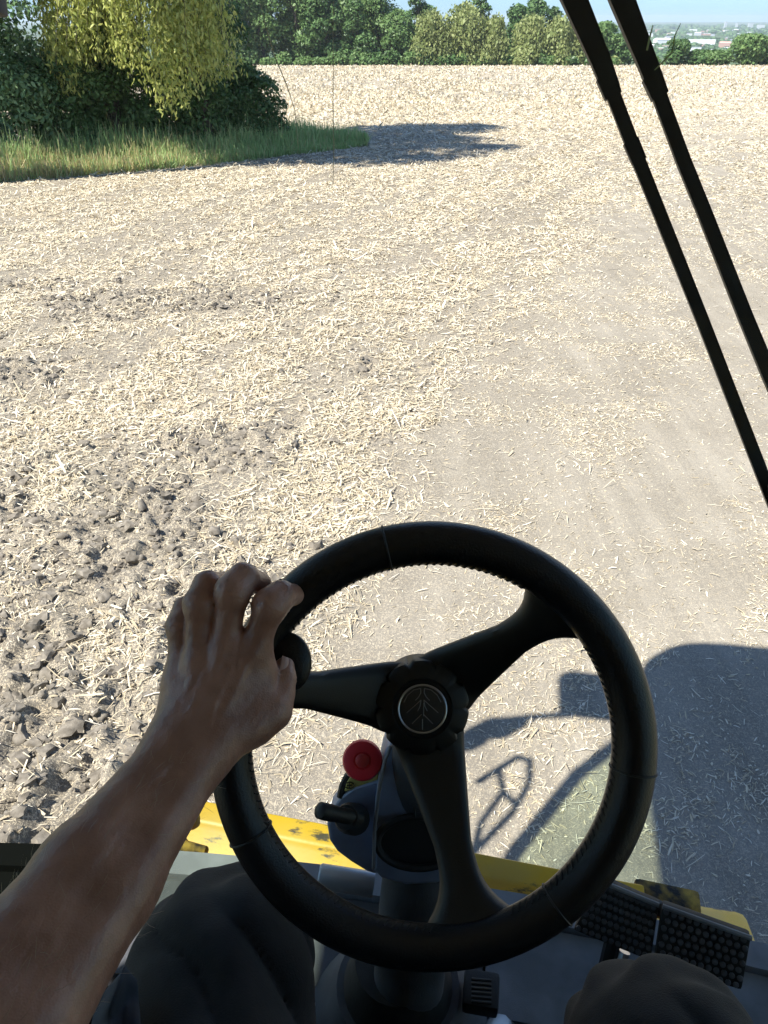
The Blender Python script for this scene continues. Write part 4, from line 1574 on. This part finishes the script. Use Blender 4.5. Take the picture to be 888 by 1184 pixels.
dl = lambda px, py, z: w2m(at_z(px, py, z))
pedal([dl(694, 1018, 2.27), dl(762, 1046, 2.27), dl(752, 1112, 2.20), dl(662, 1076, 2.20)])
pedal([dl(766, 1047, 2.275), dl(869, 1084, 2.275), dl(858, 1146, 2.205), dl(756, 1114, 2.205)])
mb = MB()
mb.tube([dl(683, 1014, 2.22), dl(735, 1038, 2.22), dl(790, 1062, 2.22)], 0.011, 10)
mb.build('pedal_link', M['wiper'], CH)
mb = MB()
mb.tube([dl(722, 1100, 2.08), dl(716, 1118, 2.06), dl(708, 1124, 2.05)], [0.009, 0.010, 0.010], 10)
mb.build('pedal_stop', M['metal'], CH)

# --- yellow cross beam of the feeder house, below the windscreen
BZ = 1.70
yb = 0
L0, R0 = w2m(at_z(205, 962, BZ)), w2m(at_z(745, 1035, BZ))
bx0, bx1 = L0[0] - 0.06, R0[0]
ym = 1.04
mb = MB()
prof = [(ym + 0.058, BZ + 0.012), (ym + 0.012, BZ + 0.0), (ym - 0.0, BZ - 0.012), (ym - 0.07, BZ - 0.05), (ym - 0.10, BZ - 0.10), (ym - 0.10, BZ - 0.22), (ym - 0.085, BZ - 0.22), (ym + 0.05, BZ - 0.20), (ym + 0.07, BZ - 0.01)]
mb.prism([(bx0, a, b) for a, b in prof], (bx1 - bx0, -0.045 * (bx1 - bx0), 0), 0.006, 2)
mb.build('feeder_beam', M['yellow'], CH, 35)
mb = MB()
yr = ym - 0.018
mb.box((bx1 + 0.055, yr + 0.030, BZ - 0.045), (0.14, 0.055, 0.06), R_('Z', -4), 0.012)
mb.box((bx1 + 0.05, yr - 0.035, BZ - 0.08), (0.15, 0.05, 0.05), R_('Z', 3), 0.012)
mb.tube([(bx1 - 0.02, yr - 0.05, BZ - 0.045), (bx1 + 0.17, yr - 0.01, BZ - 0.06)], 0.010, 10)
mb.build('greasy_bracket', M['grime'], CH, 40)
mb = MB()
mb.box((bx1 + 0.165, yr - 0.02, BZ - 0.09), (0.10, 0.035, 0.05), R_('Z', -3), 0.008)
mb.build('beam_end', M['yellow'], CH, 40)
mb = MB()
mb.box((bx0 + 0.035, ym + 0.02, BZ + 0.012), (0.09, 0.10, 0.04), R_('Z', 18), 0.015)
mb.tube([(bx0 + 0.02, ym - 0.02, BZ + 0.0), (bx0 + 0.07, ym - 0.05, BZ - 0.02), (bx0 + 0.13, ym - 0.045, BZ - 0.03)], [0.02, 0.016, 0.01], 10)
mb.build('greasy_bracket', M['grime'], CH, 40)
# raised bead along the fold of the beam
mb = MB()
mb.tube([(bx0 + 0.1, ym - 0.089, BZ - 0.072), (bx1, ym - 0.085 - 0.045 * (bx1 - bx0), BZ - 0.072)], 0.006, 8)
mb.build('weld_bead', M['yellow'], CH, 60)
# feeder house under the beam
mb = MB()
mb.box((0.1, 0.72, 1.25), (1.3, 1.0, 0.5), R_('X', -18), 0.03)
mb.build('feeder_house', M['yellow'], CH)

# --- pantograph wiper in front of the glass
wi = empty('wiper', (0, 0, 0), 0, CH)


def wiper_arm(pts, hw, name='wiper_arm'):
    mb = MB()
    mb.tube([on_glass(a, b, 0.045) for a, b in pts], hw, rect=True, up=wsn, aspect=0.5)
    return mb.build(name, M['wiper'], wi)


a1 = wiper_arm([(620, -95), (664, 0), (694, 70), (707, 104)], [0.0165, 0.0150, 0.0126, 0.0112])
a2 = wiper_arm([(682, -95), (719, 0), (747, 70), (760, 104)], [0.0160, 0.0145, 0.0122, 0.0110])
wiper_arm([(704, 97), (735, 178), (758, 235), (812, 370), (888, 566), (925, 660)], [0.0090, 0.0088, 0.0085, 0.0084, 0.0088, 0.009], 'wiper_rod')
wiper_arm([(757, 97), (790, 186), (812, 240), (860, 362), (888, 430), (985, 660)], [0.0092, 0.0092, 0.0092, 0.0096, 0.0100, 0.0100], 'wiper_rod')
for (a, b, c, d, r0_, r1_) in ((700, 88, 709, 112, .0128, .0112), (753, 88, 763, 112, .0126, .0112), (729, 163, 739, 187, .0102, .0098)):
    mb = MB()
    mb.tube([on_glass(a, b, 0.047), on_glass(c, d, 0.047)], [r0_, r1_], rect=True, up=wsn, aspect=0.5)
    mb.build('clip', M['wiper'], wi)
mb = MB()
mb.tube([on_glass(900, 560, 0.02), on_glass(960, 900, 0.02)], 0.012, rect=True, up=wsn)
mb.build('wiper_blade', M['rubber'], wi)
mb = MB()
mb.box(on_glass(650, -100, 0.03), (0.16, 0.08, 0.10), None, 0.02)
mb.build('wiper_motor', M['wiper'], wi)
# dark bracket at the top left of the glass
mb = MB()
mb.prism([on_glass(-40, -60, -0.05), on_glass(2, -60, -0.05), on_glass(11, 21, -0.05), on_glass(-40, 23, -0.05)], -wsn * 0.03, 0.004)
mb.build('bracket', M['wiper'], CH)

# --- mirrors and handrails on the left of the cab (they throw their shadow on the soil)
mi = empty('mirror', (0, 0, 0), 0, CH)
mb = MB()
mb.tube([(-1.30, 1.40, 3.74), (-1.62, 1.34, 3.70), (-1.80, 1.32, 3.62), (-1.82, 1.32, 3.05)], 0.022, 10)
mb.box((-1.36, 1.52, 3.74), (0.46, 0.34, 0.14), None, 0.04)  # unseen block added to extend the roof corner's shadow on the soil
mb.build('mirror_arm_and_shadow_block', M['wiper'], mi)
for z0, z1, x in ((3.30, 3.58, -1.80), (3.06, 3.24, -1.84)):
    mb = MB()
    mb.box((x, 1.32, (z0 + z1) / 2), (0.24, 0.08, z1 - z0), R_('Z', 12), 0.03)
    mb.build('mirror_head', M['wiper'], mi)
mb = MB()
RX = -0.02
mb.tube([(-1.32 + RX, 0.78, 1.9), (-1.36 + RX, 0.92, 2.45), (-1.38 + RX, 1.04, 2.92), (-1.38 + RX, 1.16, 3.06), (-1.37 + RX, 1.32, 3.04), (-1.34 + RX, 1.42, 2.86), (-1.34 + RX, 1.40, 2.5)], 0.018, 10)
mb.tube([(-1.38 + RX, 1.06, 2.95), (-1.36 + RX, 1.22, 2.78), (-1.35 + RX, 1.41, 2.70)], 0.016, 10)
mb.tube([(-1.36 + RX, 1.22, 2.78), (-1.36 + RX, 1.11, 2.6), (-1.34 + RX, 0.92, 2.50)], 0.016, 10)
mb.build('handrail', M['wiper'], CH)
# --- seat, body and wheels
mb = MB()
mb.box((0, -0.22, 2.44), (0.52, 0.52, 0.14), None, 0.05, 3)
mb.box((0, -0.25, 2.18), (0.34, 0.36, 0.42), None, 0.03)
mb.build('seat', M['seat'], CH)
mb = MB()
mb.box((0, -0.56, 2.80), (0.50, 0.12, 0.66), R_('X', 8), 0.05, 3)
mb.build('backrest', M['seat'], CH)
mb = MB()
mb.box((0, -3.4, 2.5), (2.9, 5.1, 2.6), None, 0.12)
mb.box((0, -3.0, 3.9), (2.6, 3.0, 0.5), None, 0.1)
mb.build('body', M['yellow_far'], CH)
mb = MB()
mb.box((0, -0.9, 0.95), (2.4, 0.35, 0.3), None, 0.03)
mb.build('axle', M['wiper'], CH)
for s in (-1, 1):
    w = MB().lathe([(0.40, -0.30), (0.78, -0.30), (0.86, -0.24), (0.88, 0), (0.86, 0.24), (0.78, 0.30), (0.40, 0.30)], (s * 1.52, -0.9, 0.86), (1, 0, 0), 48).build('wheel', M['tyre'], CH)
    MB().lathe([(0.0, -0.2), (0.39, -0.28), (0.40, 0.28), (0.0, 0.2)], (s * 1.52, -0.9, 0.86), (1, 0, 0), 36).build('rim', M['yellow_far'], w)
    w2 = MB().lathe([(0.28, -0.2), (0.52, -0.2), (0.58, -0.14), (0.58, 0.14), (0.52, 0.2), (0.28, 0.2)], (s * 1.3, -5.0, 0.57), (1, 0, 0), 40).build('wheel', M['tyre'], CH)
    MB().lathe([(0.0, -0.14), (0.27, -0.18), (0.28, 0.18), (0.0, 0.14)], (s * 1.3, -5.0, 0.57), (1, 0, 0), 30).build('rim', M['yellow_far'], w2)
mb = MB()
mb.box((0, -5.0, 0.6), (2.2, 0.2, 0.2), None, 0.02)
mb.box((0, -5.0, 0.95), (0.3, 0.3, 0.7), None, 0.02)
mb.build('axle', M['wiper'], CH)

# --- bits of plant caught on the glass
def stalk(pts, r, m_, label, off=0.012):
    mb = MB()
    mb.tube([m2w(on_glass(a, b, off)) for a, b in pts], r, 6)
    o = mb.build('plant_stalk', M[m_])
    tag(o, label, 'stalk', 'plant stalks stuck to the windscreen')


stalk([(757, 81), (768, 70), (777, 60), (780, 42), (787, 27)], [0.0008, 0.0011, 0.0011, 0.0008, 0.0005], 'stalk_green', 'pale forked green stalk stuck to the glass right of the right wiper arm')
stalk([(748, 58), (751, 44), (755, 29)], [0.0013, 0.0012, 0.0006], 'stalk_green', 'short green stalk caught against the edge of the right wiper arm')
stalk([(299, -5), (307, 30), (318, 66), (331, 97), (341, 128), (345, 172)], [0.0003, 0.0003, 0.0007, 0.0007, 0.0004, 0.0004], 'stalk', 'thin slanting dry stalk on the glass in front of the far left wood')
stalk([(385.5, -5), (385, 40), (385.5, 80), (385, 120), (386, 170), (385, 214)], [0.0003, 0.0003, 0.0004, 0.0006, 0.0006, 0.0004], 'stalk', 'long thin upright line on the glass at the tip of the grass verge')  # a thin upright line laid on the glass as a tube

# ------------------------------------------------------------------ the driver
FG_ = [
    # MCP, PIP, DIP, tip  (pixel x, y, depth) and radii
    ([(293, 752, .634), (312, 700, .625), (324, 689, .634), (339, 688, .654)], [.0128, .0124, .0118, .0094]),
    ([(259, 752, .630), (269, 684, .624), (281, 669, .634), (301, 674, .664)], [.0128, .0125, .0120, .0096]),
    ([(230, 766, .631), (232, 698, .628), (240, 678, .638), (258, 673, .674)], [.0124, .0122, .0117, .0094]),
    ([(208, 786, .636), (210, 724, .640), (215, 705, .650), (231, 696, .680)], [.0110, .0108, .0102, .0086]),
]
WRIST = cam(214, 875, .612)
ELBOW = np.array([-0.256, 0.144, 2.804])
SHO = np.array([-0.215, -0.17, 3.00])
CMC = cam(262, 852, .622)


def build_person():
    fl = Field((-0.335, 0.06, 2.68), (-0.045, 0.60, 2.93), 0.0016)
    G = fl.new()
    camdir = -camF
    for pts, rad in FG_:
        q = [cam(*p) for p in pts]
        L = fl.new()
        for i in range(3):
            fl.cone(L, q[i], q[i + 1], rad[i] * 0.98, rad[i + 1] * 0.97, 0.007)
        # knuckle swellings
        fl.cone(L, q[1], q[1], rad[1], rad[1], 0.008)
        G = sminf(G, L, 0.0008)
    Pm = fl.new()
    mcps = [cam(*p[0][0]) for p in FG_]
    # metacarpal fan
    wr = [cam(240, 866, .614), cam(226, 868, .611), cam(213, 868, .611), cam(202, 868, .613)]
    for m_, w, r in zip(mcps, wr, (.0145, .0145, .014, .0125)):
        fl.cone(Pm, w, m_ + camF * 0.003, 0.018, r, 0.014)
        k_ = m_ + camdir * 0.0056
        fl.cone(Pm, k_, k_, 0.0106, 0.0106, 0.006)
    for a, b in ((0, 1), (1, 2), (2, 3)):
        mid = (mcps[a] + mcps[b]) / 2 + camF * 0.004
        wm = (wr[a] + wr[b]) / 2
        fl.cone(Pm, mid * 0.92 + wm * 0.08, wm, 0.0125, 0.017, 0.012)
    # ball of the thumb and heel of the hand
    fl.cone(Pm, CMC, cam(314, 820, .640), 0.019, 0.0178, 0.014)
    fl.cone(Pm, cam(300, 775, .642), cam(288, 835, .634), 0.0150, 0.0185, 0.012)
    fl.cone(Pm, cam(208, 800, .640), cam(205, 850, .628), 0.013, 0.016, 0.012)
    # veins on the back of the hand
    for (wa, ma, oa, ob) in ((1, 0, .0162, .0150), (2, 1, .0162, .0150), (3, 2, .0158, .0146)):
        q0 = wr[wa] * 0.9 + mcps[ma] * 0.1; q1 = wr[wa] * 0.5 + mcps[wa] * 0.22 + mcps[ma] * 0.28; q2 = mcps[wa] * 0.42 + mcps[ma] * 0.42 + wr[ma] * 0.16
        fl.cone(Pm, q0 + camdir * oa, q1 + camdir * (oa + 0.0006), 0.0018, 0.0020, 0.0045)
        fl.cone(Pm, q1 + camdir * (oa + 0.0006), q2 + camdir * ob, 0.0020, 0.0016, 0.0045)
    # extensor tendons
    for m_, w in zip(mcps[:3], wr[:3]):
        fl.cone(Pm, m_ + camdir * 0.0128, w * 0.6 + m_ * 0.4 + camdir * 0.0142, 0.0026, 0.0022, 0.006)
    T = fl.new()
    tq = [cam(311, 822, .640), cam(324, 803, .646), cam(327, 784, .654), cam(329, 771, .659)]
    tr = [.0175, .0112, .0106, .0086]
    for i in range(3):
        fl.cone(T, tq[i], tq[i + 1], tr[i], tr[i + 1], 0.005)
    # forearm: two bones side by side, then muscle towards the elbow
    arm = (ELBOW - WRIST); arm /= np.linalg.norm(arm)
    sidev = np.cross(arm, camdir); sidev /= np.linalg.norm(sidev)
    A = fl.new()
    def off(p, s): return p + sidev * s
    mid1 = WRIST * 0.62 + ELBOW * 0.38
    mid2 = WRIST * 0.25 + ELBOW * 0.75
    for s in (-1, 1):
        fl.cone(A, off(WRIST, s * 0.0125) , off(mid1, s * 0.0150), 0.0195, 0.0258, 0.012)
        fl.cone(A, off(mid1, s * 0.0150), off(mid2, s * 0.016), 0.0258, 0.0340, 0.014)
        fl.cone(A, off(mid2, s * 0.016), off(ELBOW, s * 0.010), 0.0340, 0.035, 0.014)
    # wrist bone
    ub = off(WRIST + arm * 0.012, 0) - sidev * 0.0
    fl.cone(A, cam(186, 872, .604), cam(186, 872, .604), 0.0095, 0.0095, 0.012)
    fl.cone(A, ELBOW, SHO + np.array([0, 0.05, -0.02]), 0.040, 0.045, 0.02)
    F = sminf(G, Pm, 0.009)
    F = sminf(F, T, 0.004)
    F = sminf(F, A, 0.018)
    # fine relief: skin folds over the finger joints, veins on the back of the hand
    X, Y, Z = fl.grid()
    near_s = np.abs(F) < 0.01
    ix = np.nonzero(near_s)
    pts = np.stack([fl.ax[0][ix[0]], fl.ax[1][ix[1]], fl.ax[2][ix[2]]], 1)
    disp = np.zeros(len(pts))
    for p, rad in FG_:
        q = [cam(*a) for a in p]
        for j, amp in ((1, 0.0009), (2, 0.0006)):
            dv = q[j + 1] - q[j - 1]; dv /= np.linalg.norm(dv)
            r = pts - q[j]
            d = np.linalg.norm(r, axis=1)
            s = r @ dv
            disp += amp * np.cos(s / 0.0017 * pi) * np.exp(-(s / 0.0055) ** 2) * np.exp(-(d / 0.018) ** 2)
    dt = tq[2] - tq[1]; dt /= np.linalg.norm(dt)
    r = pts - tq[2]; s = r @ dt
    disp += 0.0006 * np.cos(s / 0.002 * pi) * np.exp(-(s / 0.006) ** 2) * np.exp(-(np.linalg.norm(r, axis=1) / 0.018) ** 2)
    u1 = pts @ rot_i(sidev); u2 = pts @ arm
    disp += 0.0012 * (fbm(u1 * 130, u2 * 55, 3, 71) - 0.5) + 0.0006 * (fbm(u1 * 420, u2 * 300, 2, 72) - 0.5)
    F[ix] += disp
    v1, f1 = fl.mesh(F)
    # coarse rest of the body: torso, head, legs, right arm
    fb = Field((-0.36, -0.50, 2.0), (0.46, 0.66, 3.52), 0.008)
    B = fb.new()
    fb.cone(B, (0, -0.24, 2.60), (0, -0.27, 2.80), 0.125, 0.115, 0.05)
    fb.cone(B, (-0.07, -0.24, 2.6), (0.07, -0.24, 2.6), 0.12, 0.12, 0.04)
    fb.cone(B, (-0.07, -0.28, 2.95), (0.07, -0.28, 2.95), 0.105, 0.105, 0.05)
    fb.cone(B, (0, -0.27, 2.8), (0, -0.28, 2.95), 0.115, 0.115, 0.05)
    fb.cone(B, (-0.17, -0.26, 3.02), (0.17, -0.26, 3.02), 0.055, 0.055, 0.04)
    fb.cone(B, (0, -0.28, 3.02), (0, -0.25, 3.18), 0.055, 0.052, 0.03)
    fb.cone(B, (0, -0.26, 3.30), (0, -0.24, 3.26), 0.093, 0.075, 0.03)
    fb.cone(B, (0, -0.20, 3.20), (0, -0.21, 3.23), 0.045, 0.06, 0.03)
    fb.cone(B, (0, -0.155, 3.275), (0, -0.142, 3.245), 0.010, 0.014, 0.012)
    for s in (-1, 1):
        fb.cone(B, (s * 0.088, -0.26, 3.28), (s * 0.086, -0.26, 3.25), 0.018, 0.014, 0.01)
    fb.cone(B, (0.215, -0.17, 3.00), (0.29, 0.0 - 0.06, 2.78), 0.045, 0.038, 0.03)
    fb.cone(B, (0.29, -0.06, 2.78), (0.16, -0.02, 3.00), 0.038, 0.026, 0.02)
    fb.cone(B, (0.16, -0.02, 3.00), (0.11, -0.03, 3.08), 0.03, 0.026, 0.02)
    for k in range(4):
        fb.cone(B, (0.12 - 0.016 * k, -0.03, 3.10), (0.09 - 0.016 * k, -0.05, 3.15 - 0.008 * k), 0.010, 0.009, 0.004)
    fb.cone(B, (-0.215, -0.17, 3.00), tuple(SHO * 0.45 + ELBOW * 0.55), 0.046, 0.040, 0.03)
    for kn, an in (((-0.162, 0.425, 2.50), (-0.17, 0.47, 2.13)), ((0.262, 0.335, 2.49), (0.33, 0.34, 2.13))):
        hip = (0.09 * (1 if kn[0] > 0 else -1), -0.2, 2.58)
        fb.cone(B, hip, kn, 0.085, 0.058, 0.04)
        fb.cone(B, kn, an, 0.055, 0.038, 0.02)
    v2, f2 = fb.mesh(B)
    V = np.concatenate([v1, v2]); Fq = np.concatenate([f1, f2 + len(v1)])
    o = np_mesh('person', V, Fq, M['skin'], None, 180)
    tag(o, 'driver in black trousers resting a bare left hand on the steering wheel', 'person')
    g = np.random.default_rng(5)
    c1 = v1[(v1 @ arm > (WRIST + arm * 0.01) @ arm)]
    ce = WRIST + arm * ((c1 - WRIST) @ arm)[:, None]
    nr = c1 - ce; nr /= np.linalg.norm(nr, axis=1)[:, None]
    ok = np.nonzero(nr @ camdir > -0.1)[0]
    pk_ = g.choice(ok, 900)
    hd = arm * -0.7 + nr[pk_] * 0.28 + g.normal(0, 0.28, (900, 3)); hd /= np.linalg.norm(hd, axis=1)[:, None]
    hl = g.uniform(0.006, 0.014, 900)
    hp = c1[pk_] + hd * (hl / 2)[:, None]
    hv_, hf_ = blades(hp, hd, nr[pk_], hl, np.full(900, 0.00022), g.uniform(0, 0.12, 900))
    ho = np_mesh('arm_hair', hv_, hf_, M['armhair'], o)
    ho['kind'] = 'stuff'
    # thumb nail
    mb = MB()
    n0 = cam(331, 769, .6508); a = camdir * 0.5 + camR * 0.75; a /= np.linalg.norm(a)
    tdir = tq[3] - tq[2]; tdir /= np.linalg.norm(tdir)
    b = np.cross(a, tdir)
    nv, nf = [], []
    for i in range(7):
        for j in range(7):
            s, t = (i - 3) / 3, (j - 3) / 3
            w = 1 - 0.18 * t * t
            nv.append(n0 + b * (s * 0.0058 * w) + tdir * (t * 0.0066) + a * (0.0012 - 0.0026 * s * s - 0.001 * t * t))
    for i in range(6):
        for j in range(6):
            nf.append((i * 7 + j, i * 7 + j + 1, (i + 1) * 7 + j + 1, (i + 1) * 7 + j))
    mb.add(nv, nf)
    nl = mb.build('thumbnail', M['nail'], o, 180)
    return o, tq


def rot_i(v):
    return np.asarray(v, float)


person, tq = build_person()


def build_trousers():
    fl = Field((-0.33, -0.40, 2.04), (0.44, 0.60, 2.72), 0.0046)
    F = fl.new()
    legs = []
    for kn, an in ((np.array([-0.162, 0.425, 2.50]), np.array([-0.17, 0.47, 2.12])), (np.array([0.262, 0.335, 2.488]), np.array([0.33, 0.34, 2.12]))):
        s = 1 if kn[0] > 0 else -1
        hip = np.array([0.095 * s, -0.2, 2.585])
        L = fl.new()
        fl.cone(L, hip, kn + np.array([0, -0.03, 0.0]), 0.108, 0.084, 0.03, m=0.06)
        fl.cone(L, kn + np.array([0, -0.03, 0.0]), kn + np.array([0, 0.0, -0.035]), 0.084, 0.080, 0.03, m=0.06)
        fl.cone(L, kn + np.array([0, 0.0, -0.03]), an, 0.080, 0.066, 0.03, m=0.06)
        legs.append((hip, kn, an))
        F = sminf(F, L, 0.02)
    fl.cone(F, (-0.08, -0.24, 2.6), (0.08, -0.24, 2.6), 0.14, 0.14, 0.05, m=0.06)
    X, Y, Z = np.meshgrid(*fl.ax, indexing='ij')
    ix = np.nonzero(np.abs(F) < 0.03)
    p = np.stack([X[ix], Y[ix], Z[ix]], 1)
    # folds running across the leg near the knee and along the thigh
    d = np.zeros(len(p))
    for hip, kn, an in legs:
        ax_ = (kn - hip) / np.linalg.norm(kn - hip)
        r = p - kn
        s = r @ ax_
        side = np.cross(ax_, [0, 0, 1]); w = r @ side
        dist = np.linalg.norm(r, axis=1)
        win = np.exp(-(dist / 0.20) ** 2)
        ph = 8.0 * (fbm(w * 9 + 3, s * 7, 2, 81) - 0.5)
        d += win * 0.011 * (1 - 2 * np.sqrt(np.abs(np.sin(w * 36 + s * 20 + ph * 0.6)))) * sstep(0.02, -0.10, s)
        d += win * 0.0070 * np.sin((r[:, 2]) * 105 + w * 30 + ph) * sstep(-0.01, 0.05, s)
    d += 0.014 * (fbm(p[:, 0] * 16, p[:, 1] * 11 + p[:, 2] * 9, 3, 83) - 0.5)
    F[ix] += d
    v, f = fl.mesh(F)
    o = np_mesh('trousers', v, f, M['cloth'], person, 180)
    # faded pocket flap standing off the left thigh
    mb = MB()
    pk = [cam(118, 1190, .60), cam(126, 1160, .62), cam(137, 1128, .645), cam(150, 1118, .655), cam(160, 1128, .655), cam(166, 1150, .64), cam(164, 1190, .61)]
    mb.prism(pk, camF * 0.03, 0.006, 3)
    return o


build_trousers()
for (hp_, kn_, sx_) in (((-0.095, -0.2, 2.585), (-0.162, 0.425, 2.50), -1), ((0.095, -0.2, 2.585), (0.262, 0.335, 2.488), 1)):
    hp_, kn_ = np.array(hp_), np.array(kn_)
    mb = MB()
    q_ = []
    for t in np.linspace(0.55, 0.97, 14):
        r_ = 0.108 + (0.084 - 0.108) * t
        q_.append(hp_ + (kn_ - hp_) * t + np.array([sx_ * (r_ * 0.80 + 0.001), 0, r_ * 0.60]) + np.array([0.0012 * sin(t * 40), 0, 0]))
    mb.tube(q_, 0.0022, 8)
    mb.build('seam', M['cloth'], person, 180)
# pocket flap, a rumpled cloth sheet
nu, nv_ = 22, 22
pv = []
for i in range(nu):
    for j in range(nv_):
        u, w = i / (nu - 1), j / (nv_ - 1)
        px = 100 + 66 * u + 18 * (1 - w) * (0.6 - u)
        topy = 1116 + 34 * abs(u - 0.72) ** 0.9 * 1.6
        py = topy + (1215 - topy) * w
        dd = 0.640 - 0.04 * w + 0.010 * sin(u * 9 + w * 3) + 0.02 * (abs(u - 0.5) * 2) ** 3 + 0.006 * sin(w * 11 + u * 5)
        pv.append(cam(px, py, dd))
pf = [(i * nv_ + j, i * nv_ + j + 1, (i + 1) * nv_ + j + 1, (i + 1) * nv_ + j) for i in range(nu - 1) for j in range(nv_ - 1)]
mb = MB().add(pv, pf)
po = mb.build('pocket', M['pocket'], person, 180)
sm = po.modifiers.new('thick', 'SOLIDIFY'); sm.thickness = 0.003


def build_shirt():
    fl = Field((-0.38, -0.52, 2.52), (0.40, 0.14, 3.14), 0.008)
    F = fl.new()
    fl.cone(F, (-0.08, -0.24, 2.62), (0.08, -0.24, 2.62), 0.15, 0.15, 0.05, m=0.08)
    fl.cone(F, (-0.08, -0.27, 2.8), (0.08, -0.27, 2.8), 0.135, 0.135, 0.06, m=0.08)
    fl.cone(F, (-0.09, -0.28, 2.96), (0.09, -0.28, 2.96), 0.12, 0.12, 0.06, m=0.08)
    fl.cone(F, (-0.18, -0.26, 3.02), (0.18, -0.26, 3.02), 0.07, 0.07, 0.04, m=0.08)
    fl.cone(F, (-0.205, -0.22, 3.01), tuple(SHO * 0.5 + ELBOW * 0.5), 0.068, 0.062, 0.04, m=0.08)
    fl.cone(F, (0.205, -0.22, 3.01), (0.255, -0.11, 2.88), 0.068, 0.06, 0.04, m=0.08)
    v, f = fl.mesh(F)
    np_mesh('shirt', v, f, M['shirt'], person, 180)


build_shirt()
mb = MB()
hv = []
bm = bmesh.new()
bmesh.ops.create_uvsphere(bm, u_segments=28, v_segments=18, radius=1.0)
for v in bm.verts:
    r = 1 + 0.03 * sin(v.co.x * 17) * sin(v.co.y * 15)
    v.co = Vector((v.co.x * 0.098 * r, v.co.y * 0.102 * r - 0.272, max(v.co.z, -0.25 - 0.3 * (v.co.y < 0)) * 0.098 * r + 3.318))
mb.from_bm(bm)
mb.build('hair', M['hair'], person, 180)
for kx, ky in ((-0.17, 0.47), (0.33, 0.34)):
    mb = MB()
    mb.tube([(kx, ky - 0.07, FZ + 0.045), (kx, ky, FZ + 0.055), (kx, ky + 0.10, FZ + 0.042), (kx, ky + 0.17, FZ + 0.035), (kx, ky + 0.20, FZ + 0.03)], [0.036, 0.047, 0.050, 0.046, 0.025], 20, aspect=0.85, up=(0, 0, 1))
    mb.tube([(kx, ky - 0.01, FZ + 0.05), (kx, ky - 0.005, FZ + 0.17)], [0.05, 0.047], 18)
    mb.build('boot', M['shoe'], person, 60)

# ------------------------------------------------------------------ air between here and the horizon
mb = MB()
mb.box((0, 5500, -20.0), (29500, 21000, 92.0))
hz = mb.build('haze', M['glass'], None, None)
hz.data.materials.clear()
hm = bpy.data.materials.new('thin_air')
hm.use_nodes = True
hn = hm.node_tree.nodes
hn.remove(hn["Principled BSDF"])
pvn = hn.new("ShaderNodeVolumePrincipled")
pvn.inputs["Color"].default_value = (0.80, 0.88, 1.0, 1)
pvn.inputs["Density"].default_value = 0.00009
pvn.inputs["Anisotropy"].default_value = 0.2
hm.node_tree.links.new(pvn.outputs[0], hn["Material Output"].inputs["Volume"])
hz.data.materials.append(hm)
tag(hz, 'pale blue summer haze over the far plain', 'haze', kind='stuff')
